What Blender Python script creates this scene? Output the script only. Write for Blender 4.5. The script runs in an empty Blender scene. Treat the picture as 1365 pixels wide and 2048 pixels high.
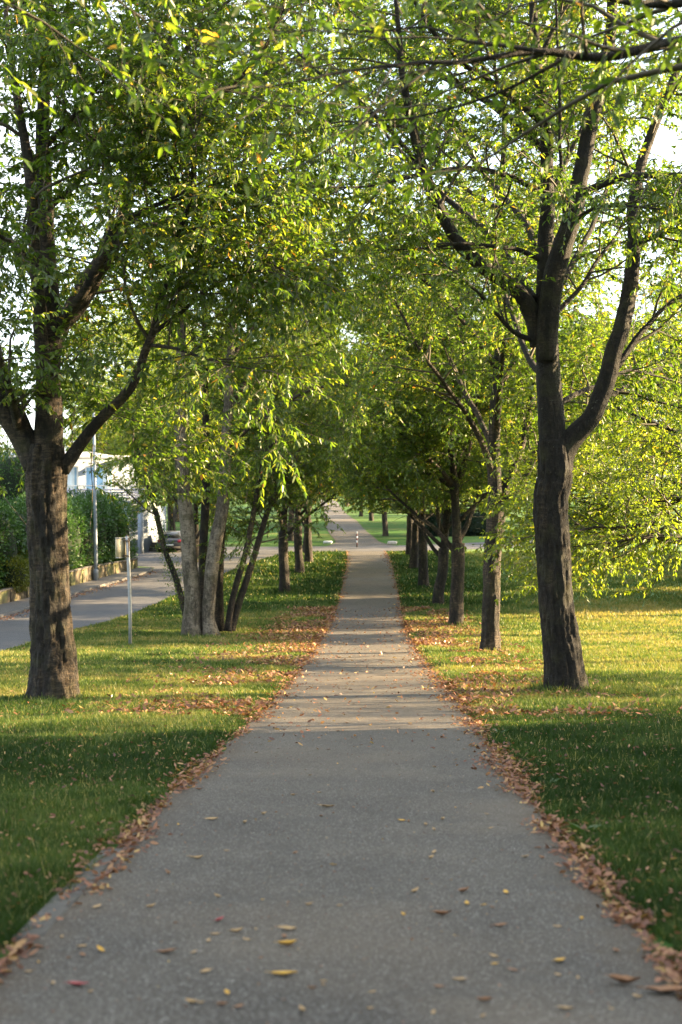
import bpy, math, random
import numpy as np
from mathutils import Vector, Matrix

# ------------------------------------------------------------------ camera, world, sun, exposure
SUN_EL = math.radians(18.5)
SUN_AZ = math.radians(14.0)          # direction to the sun: to the right (+X), turned this much towards +Y
CAM_H = 1.5
F = 2844.0                            # focal length in photo pixels
CX, CY = 682.5, 1050.0                # horizon row of the photo

scene = bpy.context.scene
C = scene.collection
cam_d = bpy.data.cameras.new("camera")
cam = bpy.data.objects.new("camera", cam_d)
C.objects.link(cam)
cam.location = (0, 0, CAM_H)
cam.rotation_euler = (math.radians(90), 0, 0)
cam_d.sensor_fit = 'VERTICAL'
cam_d.sensor_height = 36.0
cam_d.sensor_width = 24.0
cam_d.lens = 50.0
cam_d.shift_y = 26.0 / 2048.0
cam_d.clip_start = 0.1
cam_d.clip_end = 4000
cam_d.dof.use_dof = True
cam_d.dof.focus_distance = 24.0
cam_d.dof.aperture_fstop = 2.3
scene.camera = cam

world = bpy.data.worlds.new("World")
scene.world = world
world.use_nodes = True
wn = world.node_tree
wn.nodes.clear()
sky = wn.nodes.new("ShaderNodeTexSky")
sky.sky_type = 'NISHITA'
sky.sun_disc = False
sky.sun_elevation = SUN_EL
sky.sun_rotation = math.radians(90) - SUN_AZ
sky.air_density = 1.0
sky.dust_density = 2.0
sky.ozone_density = 1.0
bg = wn.nodes.new("ShaderNodeBackground")
bg.inputs['Strength'].default_value = 0.115
wo = wn.nodes.new("ShaderNodeOutputWorld")
cloud = wn.nodes.new("ShaderNodeMix"); cloud.data_type = 'RGBA'      # thin high cloud veil over the blue
ctc = wn.nodes.new("ShaderNodeTexCoord"); cno = wn.nodes.new("ShaderNodeTexNoise"); cno.inputs['Scale'].default_value = 2.5; cno.inputs['Detail'].default_value = 5
crm = wn.nodes.new("ShaderNodeMapRange"); crm.inputs['To Min'].default_value = .35; crm.inputs['To Max'].default_value = .95
crm.inputs['From Min'].default_value = .35; crm.inputs['From Max'].default_value = .65
wn.links.new(ctc.outputs['Generated'], cno.inputs['Vector']); wn.links.new(cno.outputs['Fac'], crm.inputs['Value']); wn.links.new(crm.outputs[0], cloud.inputs[0])
wn.links.new(sky.outputs[0], cloud.inputs[6]); cloud.inputs[7].default_value = (2.55, 2.65, 2.8, 1)
wn.links.new(cloud.outputs[2], bg.inputs[0])
wn.links.new(bg.outputs[0], wo.inputs[0])

sun_d = bpy.data.lights.new("sun", 'SUN')
sun_d.energy = 5.0
sun_d.angle = math.radians(0.5)
sun_d.color = (1.0, 0.74, 0.42)
sun = bpy.data.objects.new("sun", sun_d)
C.objects.link(sun)
SUN_DIR = Vector((math.cos(SUN_EL) * math.cos(SUN_AZ), math.cos(SUN_EL) * math.sin(SUN_AZ), math.sin(SUN_EL)))
sun.rotation_euler = (-SUN_DIR).to_track_quat('-Z', 'Y').to_euler()
sun.location = (30, 10, 20)

scene.view_settings.view_transform = 'Standard'
scene.view_settings.look = 'None'
scene.view_settings.exposure = 3.0
scene.view_settings.gamma = 1.0
scene.cycles.max_bounces = 7
scene.cycles.diffuse_bounces = 4
scene.cycles.glossy_bounces = 2
scene.cycles.transmission_bounces = 4
scene.cycles.transparent_max_bounces = 4
scene.cycles.caustics_reflective = False
scene.cycles.caustics_refractive = False
scene.cycles.use_denoising = True
scene.cycles.use_adaptive_sampling = False

RNG = np.random.default_rng(7)

# ------------------------------------------------------------------ ground profile
_py = np.array([-60, -20, 0, 5, 21, 30, 36, 42.6, 50, 55, 62, 68.6, 75, 85, 95, 100, 105, 116, 128, 150, 170, 220, 300, 420, 700, 1200])
_pz = np.array([3.1, 1.05, 0.0, -.265, -1.10, -1.52, -1.75, -1.95, -2.12, -2.14, -1.97, -1.64, -1.35, -.90, -.52, -.34, -.12, .48, 1.10, 1.95, 2.3, 3.3, 7.0, 12.5, 24, 40])
_gy = np.arange(-60, 1200, 0.25)
_gz = np.interp(_gy, _py, _pz)
_k = np.exp(-0.5 * (np.arange(-12, 13) / 5.0) ** 2); _k /= _k.sum()
_gz = np.convolve(np.pad(_gz, 12, mode='edge'), _k, mode='valid')
_gz[:30] = np.interp(_gy[:30], _py, _pz)
def GZ(y): return np.interp(y, _gy, _gz)

_cy = np.array([-60, 0, 5, 6.1, 10, 21, 42.6, 55, 68.6, 85, 98, 105, 128, 170, 220, 300, 420])
_cx = np.array([-.1, -.05, -.03, -.02, .03, .37, .74, 1.03, 1.38, 1.70, 1.80, 1.60, .38, -.35, -.96, -3.0, -6])
def PC(y):
    s = 0
    for o in (-3, -1.5, 0, 1.5, 3): s = s + np.interp(np.asarray(y, float) + o, _cy, _cx)
    return s / 5
HW = 1.35

def P(px, py, d, dy=0.0):
    return np.array([(px - CX) * d / F, d + dy, CAM_H - (py - CY) * d / F])

# ------------------------------------------------------------------ noise
def vnoise(x, y, z=0.0, seed=0):
    x = np.asarray(x, float); y = np.asarray(y, float); z = np.asarray(z, float) + np.zeros_like(x)
    xi = np.floor(x).astype(np.int64); yi = np.floor(y).astype(np.int64); zi = np.floor(z).astype(np.int64)
    fx, fy, fz = x - xi, y - yi, z - zi
    fx = fx * fx * (3 - 2 * fx); fy = fy * fy * (3 - 2 * fy); fz = fz * fz * (3 - 2 * fz)
    def h(a, b, c):
        n = (a * 374761393 + b * 668265263 + c * 2147483647 + seed * 974634777) & 0xffffffff
        n = ((n ^ (n >> 13)) * 1274126177) & 0xffffffff
        n = n ^ (n >> 16)
        return (n & 0xffff) / 65535.0
    r = 0
    for dx in (0, 1):
        for dy in (0, 1):
            for dz in (0, 1):
                w = (fx if dx else 1 - fx) * (fy if dy else 1 - fy) * (fz if dz else 1 - fz)
                r = r + w * h(xi + dx, yi + dy, zi + dz)
    return r
def fbm(x, y, z=0.0, seed=0, o=3):
    r = 0; a = .5; s = 0
    for i in range(o):
        r = r + a * vnoise(np.asarray(x) * 2 ** i, np.asarray(y) * 2 ** i, np.asarray(z) * 2 ** i, seed + i); s += a; a *= .5
    return r / s

# ------------------------------------------------------------------ mesh helpers
def mesh_np(name, V, faces, mat, parent=None, smooth=False, tint=None, link=True):
    """V (n,3); faces: list of int arrays (m,k); tint (n,) float attribute"""
    me = bpy.data.meshes.new(name)
    V = np.asarray(V, np.float32)
    me.vertices.add(len(V)); me.vertices.foreach_set("co", V.ravel())
    tot = np.concatenate([np.full(len(f), f.shape[1], np.int32) for f in faces])
    idx = np.concatenate([f.astype(np.int32).ravel() for f in faces])
    me.loops.add(len(idx)); me.loops.foreach_set("vertex_index", idx)
    me.polygons.add(len(tot))
    st = np.zeros(len(tot), np.int32); st[1:] = np.cumsum(tot)[:-1]
    me.polygons.foreach_set("loop_start", st)
    me.polygons.foreach_set("loop_total", tot)
    if smooth: me.polygons.foreach_set("use_smooth", np.ones(len(tot), bool))
    if tint is not None:
        a = me.attributes.new("tint", 'FLOAT', 'POINT'); a.data.foreach_set("value", np.asarray(tint, np.float32))
    me.update(calc_edges=True)
    if mat: me.materials.append(mat)
    o = bpy.data.objects.new(name, me)
    if link: C.objects.link(o)
    if parent: o.parent = parent
    return o

class MB:
    def __init__(s): s.V = []; s.F = {}; s.n = 0
    def add(s, V, F):
        V = np.asarray(V, float); s.V.append(V)
        for f in F: s.F.setdefault(len(f), []).append([i + s.n for i in f])
        s.n += len(V)
    def addnp(s, V, Fa):
        s.V.append(V); s.F.setdefault(Fa.shape[1], []).extend((Fa + s.n).tolist()); s.n += len(V)
    def box(s, c, d, rz=0.0, taper=1.0):
        x, y, z = [a / 2 for a in d]
        V = []
        for k in (-1, 1):
            t = taper if k > 0 else 1
            for i, j in ((-1, -1), (1, -1), (1, 1), (-1, 1)):
                V.append((i * x * t, j * y * t, k * z))
        V = np.array(V); ca, sa = math.cos(rz), math.sin(rz)
        V = np.stack([V[:, 0] * ca - V[:, 1] * sa, V[:, 0] * sa + V[:, 1] * ca, V[:, 2]], 1) + np.array(c)
        s.add(V, [(0, 3, 2, 1), (4, 5, 6, 7), (0, 1, 5, 4), (1, 2, 6, 5), (2, 3, 7, 6), (3, 0, 4, 7)])
    def tube(s, pts, rad, sides=8, cap=True, wob=None):
        V, Fa = tube_np(np.asarray(pts, float), np.asarray(rad, float), sides, wob)
        n0 = s.n
        s.addnp(V, Fa)
        if cap:
            n = len(pts)
            s.F.setdefault(sides, []).append([n0 + i for i in range(sides)][::-1])
            s.F[sides].append([n0 + (n - 1) * sides + i for i in range(sides)])
    def build(s, name, mat, parent=None, smooth=False, link=True):
        return mesh_np(name, np.concatenate(s.V), [np.array(v) for v in s.F.values()], mat, parent, smooth, None, link)

def tube_np(pts, rad, sides, wob=None):
    n = len(pts)
    T = np.gradient(pts, axis=0); T /= np.linalg.norm(T, axis=1, keepdims=True) + 1e-9
    m = T.mean(0); m /= np.linalg.norm(m) + 1e-9
    ref = np.array([1.0, 0, 0]) if abs(m[0]) < .7 else np.array([0, 1.0, 0])
    A = np.cross(T, ref); A /= np.linalg.norm(A, axis=1, keepdims=True) + 1e-9
    B = np.cross(T, A)
    th = np.arange(sides) * 2 * math.pi / sides
    R = rad[:, None] * np.ones((1, sides))
    if wob is not None: R = R * wob(pts, th)
    V = pts[:, None, :] + R[..., None] * (np.cos(th)[None, :, None] * A[:, None, :] + np.sin(th)[None, :, None] * B[:, None, :])
    V = V.reshape(-1, 3)
    i = np.arange(n - 1)[:, None] * sides; j = np.arange(sides)[None, :]; j2 = (j + 1) % sides
    Fa = np.stack([i + j, i + j2, i + sides + j2, i + sides + j], -1).reshape(-1, 4)
    return V, Fa

def tag(o, label=None, cat=None, group=None, kind=None):
    if label: o['label'] = label
    if cat: o['category'] = cat
    if group: o['group'] = group
    if kind: o['kind'] = kind
    return o
def empty(name, loc, rz=0.0, scale=1.0):
    o = bpy.data.objects.new(name, None); C.objects.link(o)
    o.location = loc; o.rotation_euler = (0, 0, rz); o.scale = (scale,) * 3
    o.empty_display_size = .3
    return o
def copy_thing(r, loc, rz=0.0, scale=1.0):
    c = r.copy(); C.objects.link(c); c.location = loc; c.rotation_euler = (0, 0, rz); c.scale = (scale,) * 3
    for ch in list(r.children):
        d = ch.copy(); C.objects.link(d); d.parent = c
        for g in list(ch.children):
            e = g.copy(); C.objects.link(e); e.parent = d
    return c

# ------------------------------------------------------------------ materials
def newmat(name):
    m = bpy.data.materials.new(name); m.use_nodes = True
    nt = m.node_tree; nt.nodes.clear()
    out = nt.nodes.new("ShaderNodeOutputMaterial")
    return m, nt, out
def N(nt, t, **kw):
    n = nt.nodes.new(t)
    for k, v in kw.items():
        if k in n.inputs: n.inputs[k].default_value = v
        else: setattr(n, k, v)
    return n
def ramp(nt, fac, stops):
    r = nt.nodes.new("ShaderNodeValToRGB")
    el = r.color_ramp.elements
    while len(el) > 1: el.remove(el[-1])
    el[0].position = stops[0][0]; el[0].color = (*stops[0][1], 1)
    for p, c in stops[1:]:
        e = el.new(p); e.color = (*c, 1)
    nt.links.new(fac, r.inputs[0]); return r
def mixc(nt, fac, a, b):
    m = nt.nodes.new("ShaderNodeMix"); m.data_type = 'RGBA'
    L = nt.links
    if hasattr(fac, 'links'): L.new(fac, m.inputs[0])
    else: m.inputs[0].default_value = fac
    for v, i in ((a, 6), (b, 7)):
        if hasattr(v, 'links'): L.new(v, m.inputs[i])
        else: m.inputs[i].default_value = (*v, 1)
    return m.outputs[2]
def obj_noise(nt, scale, detail=3, coord='Object', sc=(1, 1, 1), rough=.55):
    tc = nt.nodes.new("ShaderNodeTexCoord"); mp = nt.nodes.new("ShaderNodeMapping")
    mp.inputs['Scale'].default_value = sc
    n = N(nt, "ShaderNodeTexNoise", Scale=scale, Detail=detail, Roughness=rough)
    nt.links.new(tc.outputs[coord], mp.inputs[0]); nt.links.new(mp.outputs[0], n.inputs['Vector'])
    return n.outputs['Fac']

def mat_leaf(name, stops, trans=.5, tcol=2.4, gloss=.045):
    m, nt, out = newmat(name)
    at = N(nt, "ShaderNodeAttribute", attribute_name="tint")
    r = ramp(nt, at.outputs['Fac'], stops)
    d = N(nt, "ShaderNodeBsdfDiffuse"); t = N(nt, "ShaderNodeBsdfTranslucent")
    g = N(nt, "ShaderNodeBsdfGlossy", Roughness=.42)
    mu = nt.nodes.new("ShaderNodeVectorMath"); mu.operation = 'MULTIPLY'
    mu.inputs[1].default_value = (tcol * 1.08, tcol * 1.16, tcol * .5)
    L = nt.links
    L.new(r.outputs[0], d.inputs[0]); L.new(r.outputs[0], mu.inputs[0]); L.new(mu.outputs[0], t.inputs[0])
    m1 = N(nt, "ShaderNodeMixShader"); m1.inputs[0].default_value = trans
    L.new(d.outputs[0], m1.inputs[1]); L.new(t.outputs[0], m1.inputs[2])
    m2 = N(nt, "ShaderNodeMixShader"); m2.inputs[0].default_value = gloss
    g.inputs[0].default_value = (.8, .8, .8, 1)
    L.new(m1.outputs[0], m2.inputs[1]); L.new(g.outputs[0], m2.inputs[2])
    L.new(m2.outputs[0], out.inputs[0])
    return m
LEAFSTOPS = [(0, (.026, .054, .009)), (.35, (.052, .090, .012)), (.7, (.088, .125, .015)), (.86, (.145, .165, .022)), (.93, (.30, .25, .04)), (.97, (.38, .20, .04)), (1, (.32, .11, .03))]
M_leaf = mat_leaf("leaf_green", LEAFSTOPS)
M_leaf_light = mat_leaf('leaf_yellow_green', [(0, (.055, .085, .010)), (.4, (.10, .135, .014)), (.8, (.16, .19, .02)), (.93, (.30, .27, .03)), (1, (.36, .18, .03))], .55, 2.2, .05)
M_hedge = mat_leaf("hedge_leaf", [(0, (.022, .06, .018)), (.5, (.05, .12, .026)), (.9, (.085, .175, .035)), (1, (.14, .2, .03))], .25, 1.4, .06)
M_dark_shrub = mat_leaf('dark_shrub_leaf', [(0, (.008, .018, .014)), (.6, (.016, .036, .024)), (1, (.03, .06, .03))], .2, 1.2, .03)
M_shrub = mat_leaf("shrub_leaf", [(0, (.06, .09, .012)), (.5, (.13, .15, .018)), (1, (.2, .2, .03))], .3, 1.4, .05)
M_litter = mat_leaf("litter_leaf", [(0, (.065, .030, .020)), (.3, (.17, .075, .045)), (.55, (.29, .13, .075)), (.75, (.38, .21, .11)), (.9, (.52, .35, .12)), (1, (.50, .44, .3))], .2, 1.2, .04)
M_grass = mat_leaf("grass_blade", [(0, (.022, .046, .012)), (.25, (.040, .070, .017)), (.5, (.082, .122, .034)), (.7, (.155, .178, .055)), (.86, (.24, .195, .075)), (1, (.36, .30, .13))], .3, 1.5, .012)

def mat_bark(name, dark, mid, light, lichen=.5, smooth=.5):
    m, nt, out = newmat(name); L = nt.links
    b = N(nt, "ShaderNodeBsdfPrincipled", Roughness=.85)
    band = obj_noise(nt, 9, 5, sc=(.8, .8, 3.0), rough=.75)        # lenticel bands on the smooth bark
    crk = obj_noise(nt, 9, 5, sc=(1.7, 1.7, .5), rough=.75)      # vertical fissures
    plate = obj_noise(nt, 11, 4, sc=(1.4, 1.4, .8), rough=.7)
    big = obj_noise(nt, 2.3, 4, sc=(1, 1, .45), rough=.6)
    r1 = ramp(nt, band, [(.34, dark), (.48, mid), (.66, light)])
    rough = ramp(nt, plate, [(.38, tuple(x * .45 for x in dark)), (.52, dark), (.68, mid)])
    r3 = ramp(nt, big, [(smooth - .04, (0, 0, 0)), (smooth + .04, (1, 1, 1))])
    c = mixc(nt, r3.outputs[0], rough.outputs[0], r1.outputs[0])
    r2 = ramp(nt, crk, [(.40, (.85, .85, .85)), (.47, (0, 0, 0))])
    c = mixc(nt, r2.outputs[0], c, tuple(x * .35 for x in dark))
    lic = obj_noise(nt, 16, 5, rough=.75)
    r4 = ramp(nt, lic, [(.64, (0, 0, 0)), (.69, (lichen,) * 3)])
    c = mixc(nt, r4.outputs[0], c, (.20, .20, .15))
    moss = obj_noise(nt, 3.1, 4)
    r5 = ramp(nt, moss, [(.50, (0, 0, 0)), (.70, (.6,) * 3)])
    c = mixc(nt, r5.outputs[0], c, (.045, .045, .016))
    L.new(c, b.inputs['Base Color'])
    bm = N(nt, "ShaderNodeBump", Strength=1.0, Distance=.05)
    ad = nt.nodes.new("ShaderNodeMath"); ad.operation = 'MULTIPLY_ADD'
    L.new(crk, ad.inputs[0]); ad.inputs[1].default_value = 1.6; L.new(plate, ad.inputs[2])
    ad2 = nt.nodes.new("ShaderNodeMath"); ad2.operation = 'MULTIPLY_ADD'
    L.new(band, ad2.inputs[0]); ad2.inputs[1].default_value = .5; L.new(ad.outputs[0], ad2.inputs[2])
    L.new(ad2.outputs[0], bm.inputs['Height'])
    L.new(bm.outputs[0], b.inputs['Normal']); L.new(b.outputs[0], out.inputs[0])
    return m
M_bark = mat_bark("bark", (.014, .0105, .0075), (.040, .029, .019), (.13, .094, .060))
M_bark_rough = mat_bark('bark_rough', (.010, .0075, .005), (.026, .019, .012), (.08, .06, .038), .6, .60)
M_bark_pale = mat_bark("bark_pale", (.10, .083, .06), (.19, .16, .12), (.30, .26, .20), .8)
def mat_twig():
    m, nt, out = newmat("twig_bark")
    b = N(nt, "ShaderNodeBsdfPrincipled", Roughness=.8)
    r = ramp(nt, obj_noise(nt, 6, 2), [(.3, (.035, .027, .018)), (.7, (.10, .085, .055))])
    nt.links.new(r.outputs[0], b.inputs[0]); nt.links.new(b.outputs[0], out.inputs[0]); return m
M_twig = mat_twig()

def mat_ground():
    m, nt, out = newmat("meadow"); L = nt.links
    b = N(nt, "ShaderNodeBsdfPrincipled", Roughness=.95)
    b.inputs['Specular IOR Level'].default_value = .1
    n1 = obj_noise(nt, .35, 4); n2 = obj_noise(nt, 3.5, 4); n3 = obj_noise(nt, 45, 3, rough=.7)
    g = ramp(nt, n3, [(.3, (.025, .065, .014)), (.55, (.05, .12, .024)), (.75, (.085, .155, .034))])
    dry = ramp(nt, n3, [(.3, (.09, .085, .03)), (.7, (.22, .19, .08))])
    s = ramp(nt, n1, [(.46, (0, 0, 0)), (.66, (.45,) * 3)])
    c = mixc(nt, s.outputs[0], g.outputs[0], dry.outputs[0])
    s2 = ramp(nt, n2, [(.55, (0, 0, 0)), (.75, (.35,) * 3)])
    c = mixc(nt, s2.outputs[0], c, (.10, .12, .035))
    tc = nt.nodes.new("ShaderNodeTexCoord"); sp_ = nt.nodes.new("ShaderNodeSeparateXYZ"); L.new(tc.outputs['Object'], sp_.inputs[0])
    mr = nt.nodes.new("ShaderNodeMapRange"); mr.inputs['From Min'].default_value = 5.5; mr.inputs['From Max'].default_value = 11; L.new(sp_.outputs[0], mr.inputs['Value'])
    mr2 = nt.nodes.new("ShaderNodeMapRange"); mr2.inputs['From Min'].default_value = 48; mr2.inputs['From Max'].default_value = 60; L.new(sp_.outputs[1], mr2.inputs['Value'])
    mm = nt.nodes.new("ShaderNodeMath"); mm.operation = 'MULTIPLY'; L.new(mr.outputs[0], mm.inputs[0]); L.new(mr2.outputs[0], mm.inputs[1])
    mr3 = nt.nodes.new("ShaderNodeMapRange"); mr3.inputs['From Min'].default_value = 99; mr3.inputs['From Max'].default_value = 106; mr3.inputs['To Min'].default_value = 1; mr3.inputs['To Max'].default_value = .12; L.new(sp_.outputs[1], mr3.inputs['Value'])  # painted meadow brightness fades out past the crossing, where the grass lies in shade
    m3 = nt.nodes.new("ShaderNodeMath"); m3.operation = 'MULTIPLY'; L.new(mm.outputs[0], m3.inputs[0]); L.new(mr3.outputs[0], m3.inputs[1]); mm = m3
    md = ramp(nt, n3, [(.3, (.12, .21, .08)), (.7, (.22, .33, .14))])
    c = mixc(nt, mm.outputs[0], c, md.outputs[0])  # paler meadow grass, with open-sky brightness painted into its colour
    L.new(c, b.inputs[0])
    bm = N(nt, "ShaderNodeBump", Strength=.8, Distance=.05)
    L.new(n3, bm.inputs['Height']); L.new(bm.outputs[0], b.inputs['Normal'])
    L.new(b.outputs[0], out.inputs[0]); return m
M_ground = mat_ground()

def mat_asphalt(name, lo, hi, speck=.26, bump=.6, edge=False):
    m, nt, out = newmat(name); L = nt.links
    b = N(nt, "ShaderNodeBsdfPrincipled", Roughness=.8)
    b.inputs['Specular IOR Level'].default_value = .3
    fine = obj_noise(nt, 130, 2, rough=.8); fine2 = obj_noise(nt, 60, 3, rough=.8); mid = obj_noise(nt, 1.1, 6, rough=.65); st = obj_noise(nt, .28, 3)
    tc = nt.nodes.new("ShaderNodeTexCoord"); vo = N(nt, "ShaderNodeTexVoronoi", Scale=150.0); L.new(tc.outputs['Object'], vo.inputs['Vector'])
    base = ramp(nt, mid, [(.32, lo), (.68, hi)])
    c = mixc(nt, ramp(nt, fine, [(.40, (.85,) * 3), (.52, (0, 0, 0))]).outputs[0], base.outputs[0], tuple(x * .22 for x in lo))
    c = mixc(nt, ramp(nt, fine2, [(.38, (.6,) * 3), (.48, (0, 0, 0))]).outputs[0], c, tuple(x * .4 for x in lo))
    sep = nt.nodes.new("ShaderNodeSeparateColor"); L.new(vo.outputs['Color'], sep.inputs[0])
    pick = ramp(nt, sep.outputs[0], [(.87, (0,) * 3), (.90, (speck,) * 3)])
    c = mixc(nt, pick.outputs[0], c, (.40, .37, .33))
    pick2 = ramp(nt, sep.outputs[1], [(.95, (0,) * 3), (.96, (speck * 1.4,) * 3)])
    c = mixc(nt, pick2.outputs[0], c, (.62, .60, .56))
    c = mixc(nt, ramp(nt, st, [(.5, (0,) * 3), (.7, (.4,) * 3)]).outputs[0], c, (hi[0] * 1.25, hi[1] * 1.08, hi[2] * .9))
    if edge:      # soil trodden in along the verges
        at = N(nt, "ShaderNodeAttribute", attribute_name="tint")
        md = nt.nodes.new("ShaderNodeMath"); md.operation = 'MULTIPLY_ADD'; L.new(obj_noise(nt, 3.2, 5, rough=.7), md.inputs[0]); md.inputs[1].default_value = .5; L.new(at.outputs['Fac'], md.inputs[2])
        er = ramp(nt, md.outputs[0], [(.0, (0,) * 3), (1.0, (0,) * 3)]); er.color_ramp.elements[0].position = .98
        mr = nt.nodes.new("ShaderNodeMapRange"); mr.inputs['From Min'].default_value = 1.06; mr.inputs['From Max'].default_value = 1.32; mr.inputs['To Max'].default_value = .75
        L.new(md.outputs[0], mr.inputs['Value']); c = mixc(nt, mr.outputs[0], c, (.085, .062, .040))
        stn = obj_noise(nt, 1.9, 5, rough=.75); c = mixc(nt, ramp(nt, stn, [(.56, (0,) * 3), (.64, (.35,) * 3)]).outputs[0], c, (.06, .056, .05))
        cr = obj_noise(nt, .9, 6, rough=.8)
        rr = ramp(nt, cr, [(.494, (0,) * 3), (.4985, (.6,) * 3), (.5015, (.6,) * 3), (.506, (0,) * 3)])
        msk = ramp(nt, obj_noise(nt, .35, 2), [(.55, (0,) * 3), (.62, (1,) * 3)])
        mm = nt.nodes.new("ShaderNodeMath"); mm.operation = 'MULTIPLY'; L.new(rr.outputs[0], mm.inputs[0]); L.new(msk.outputs[0], mm.inputs[1])
        c = mixc(nt, mm.outputs[0], c, (.02, .019, .017))
    L.new(c, b.inputs[0])
    bm = N(nt, "ShaderNodeBump", Strength=bump, Distance=.008)
    L.new(fine2, bm.inputs['Height']); L.new(bm.outputs[0], b.inputs['Normal'])
    L.new(b.outputs[0], out.inputs[0]); return m
M_path = mat_asphalt("path_asphalt", (.078, .068, .057), (.128, .112, .091), edge=True)
M_street = mat_asphalt("street_asphalt", (.075, .077, .083), (.105, .107, .113), .15)
M_side = mat_asphalt("pavement_asphalt", (.11, .11, .11), (.16, .155, .15), .2)

def mat_plain(name, col, rough=.6, metal=0.0, var=.15, nscale=5, spec=.5):
    m, nt, out = newmat(name)
    b = N(nt, "ShaderNodeBsdfPrincipled", Roughness=rough, Metallic=metal)
    b.inputs['Specular IOR Level'].default_value = spec
    r = ramp(nt, obj_noise(nt, nscale, 4), [(.3, tuple(c * (1 - var) for c in col)), (.7, tuple(min(1, c * (1 + var)) for c in col))])
    nt.links.new(r.outputs[0], b.inputs[0]); nt.links.new(b.outputs[0], out.inputs[0]); return m
M_steel = mat_plain("galvanised_steel", (.30, .31, .32), .5, .35, .2, 9)
M_lamp_post = mat_plain("lamp_post_paint", (.20, .24, .29), .5, 0, .15, 4)
M_sign_back = mat_plain("weathered_sign_back", (.42, .38, .27), .55, 0, .25, 8)
M_dark_metal = mat_plain("dark_brown_metal", (.06, .045, .035), .6, 0, .2, 8)
M_stone = mat_plain("boulder_stone", (.42, .38, .33), .85, 0, .25, 6)
M_stone2 = mat_plain("pale_boulder_stone", (.5, .5, .5), .85, 0, .2, 6)
M_conc = mat_plain("edging_concrete", (.085, .078, .068), .85, 0, .25, 20)
M_white_shaded = mat_plain("white_render_shaded", (.23, .27, .33), .8, 0, .06, 2)  # white walls, with bluish shade mixed into the colour
M_rail = mat_plain("rail_paint", (.75, .75, .74), .5, 0, .05, 3)
M_slat = mat_plain("rail_slat", (.42, .42, .58), .5, 0, .08, 3)
M_glass = mat_plain("window_glass", (.22, .38, .55), .12, 0, .2, .8)
M_curtain = mat_plain("window_curtain", (.5, .58, .62), .7, 0, .1, 3)
M_roof = mat_plain("roof_sheet", (.28, .30, .33), .7, 0, .15, 2)
M_tyre = mat_plain("tyre_rubber", (.012, .012, .014), .85)
M_carglass = mat_plain("car_glass", (.015, .018, .022), .08)
M_car_grey = mat_plain("car_paint_grey", (.05, .055, .065), .3)
M_car_navy = mat_plain("car_paint_navy", (.008, .012, .025), .5)
M_rim = mat_plain("wheel_rim", (.35, .35, .36), .35, .8)
M_tail = mat_plain("tail_lamp_red", (.32, .02, .04), .25)
M_head = mat_plain("head_lamp_clear", (.7, .72, .75), .15)
M_plate = mat_plain("number_plate_white", (.7, .7, .68), .5)
M_postwhite = mat_plain("post_white", (.75, .74, .72), .5)
M_postred = mat_plain("post_red", (.13, .025, .03), .5)
def mat_wall():
    m, nt, out = newmat("old_wall"); L = nt.links
    b = N(nt, "ShaderNodeBsdfPrincipled", Roughness=.9)
    a = obj_noise(nt, 2.2, 4, sc=(1, 1, .35)); 
    r = ramp(nt, a, [(.35, (.04, .032, .022)), (.55, (.11, .088, .055)), (.72, (.19, .155, .10))])
    r2 = ramp(nt, obj_noise(nt, 1.1, 3), [(.5, (0,) * 3), (.65, (.6,) * 3)])
    L.new(mixc(nt, r2.outputs[0], r.outputs[0], (.16, .17, .05)), b.inputs[0])
    L.new(b.outputs[0], out.inputs[0]); return m
M_wall = mat_wall()

# ------------------------------------------------------------------ setting: ground, path, roads
def rowgrid(ys, xs, zf):
    X, Y = np.meshgrid(xs, ys)
    V = np.stack([X, Y, zf(X, Y)], -1).reshape(-1, 3)
    nx = len(xs); i = np.arange(len(ys) - 1)[:, None] * nx; j = np.arange(nx - 1)[None, :]
    return V, np.stack([i + j, i + j + 1, i + nx + j + 1, i + nx + j], -1).reshape(-1, 4)
ys = np.concatenate([np.arange(-60, -2, 2.0), np.arange(-2, 130, .5), np.arange(130, 320, 2.0), np.arange(320, 1200, 20.0)])
xs = np.concatenate([np.arange(-600, -60, 30.0), np.arange(-60, 60.1, 3.0), np.arange(90, 601, 30.0)])
V, Fa = rowgrid(ys, xs, lambda X, Y: GZ(Y))
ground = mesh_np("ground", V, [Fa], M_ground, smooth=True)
tag(ground, "grassy ground sloping down then rising past the crossing", kind="structure")

def strip(name, ys, xl, xr, off, mat, nx=9):
    u = np.linspace(0, 1, nx)
    X = xl[:, None] + (xr - xl)[:, None] * u[None]
    Y = np.repeat(ys[:, None], nx, 1)
    crown = 0
    V = np.stack([X, Y, GZ(Y) + off + crown], -1).reshape(-1, 3)
    i = np.arange(len(ys) - 1)[:, None] * nx; j = np.arange(nx - 1)[None]
    Fa = np.stack([i + j, i + j + 1, i + nx + j + 1, i + nx + j], -1).reshape(-1, 4)
    return mesh_np(name, V, [Fa], mat, smooth=True, tint=np.tile(np.abs(u - .5) * 2, len(ys)))
def edge_wob(y, seed):
    y = np.asarray(y, float)
    return (fbm(y * 1.7, y * 0, 0, seed) - .5) * .16
yp = np.concatenate([np.arange(-40, 0, 1.0), np.arange(0, 40, .25), np.arange(40, 300, .5)])
HWY = HW + .35 * np.clip((yp - 99) / 4, 0, 1) + .9 * np.exp(-((yp - 105) / 3.2) ** 2)   # the path widens at the crossing and beyond
path = strip("path", yp, PC(yp) - HWY + edge_wob(yp, 3), PC(yp) + HWY + edge_wob(yp, 9), .014, M_path, 29)
tag(path, "straight grey asphalt footpath running between two rows of trees", kind="structure")

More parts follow.
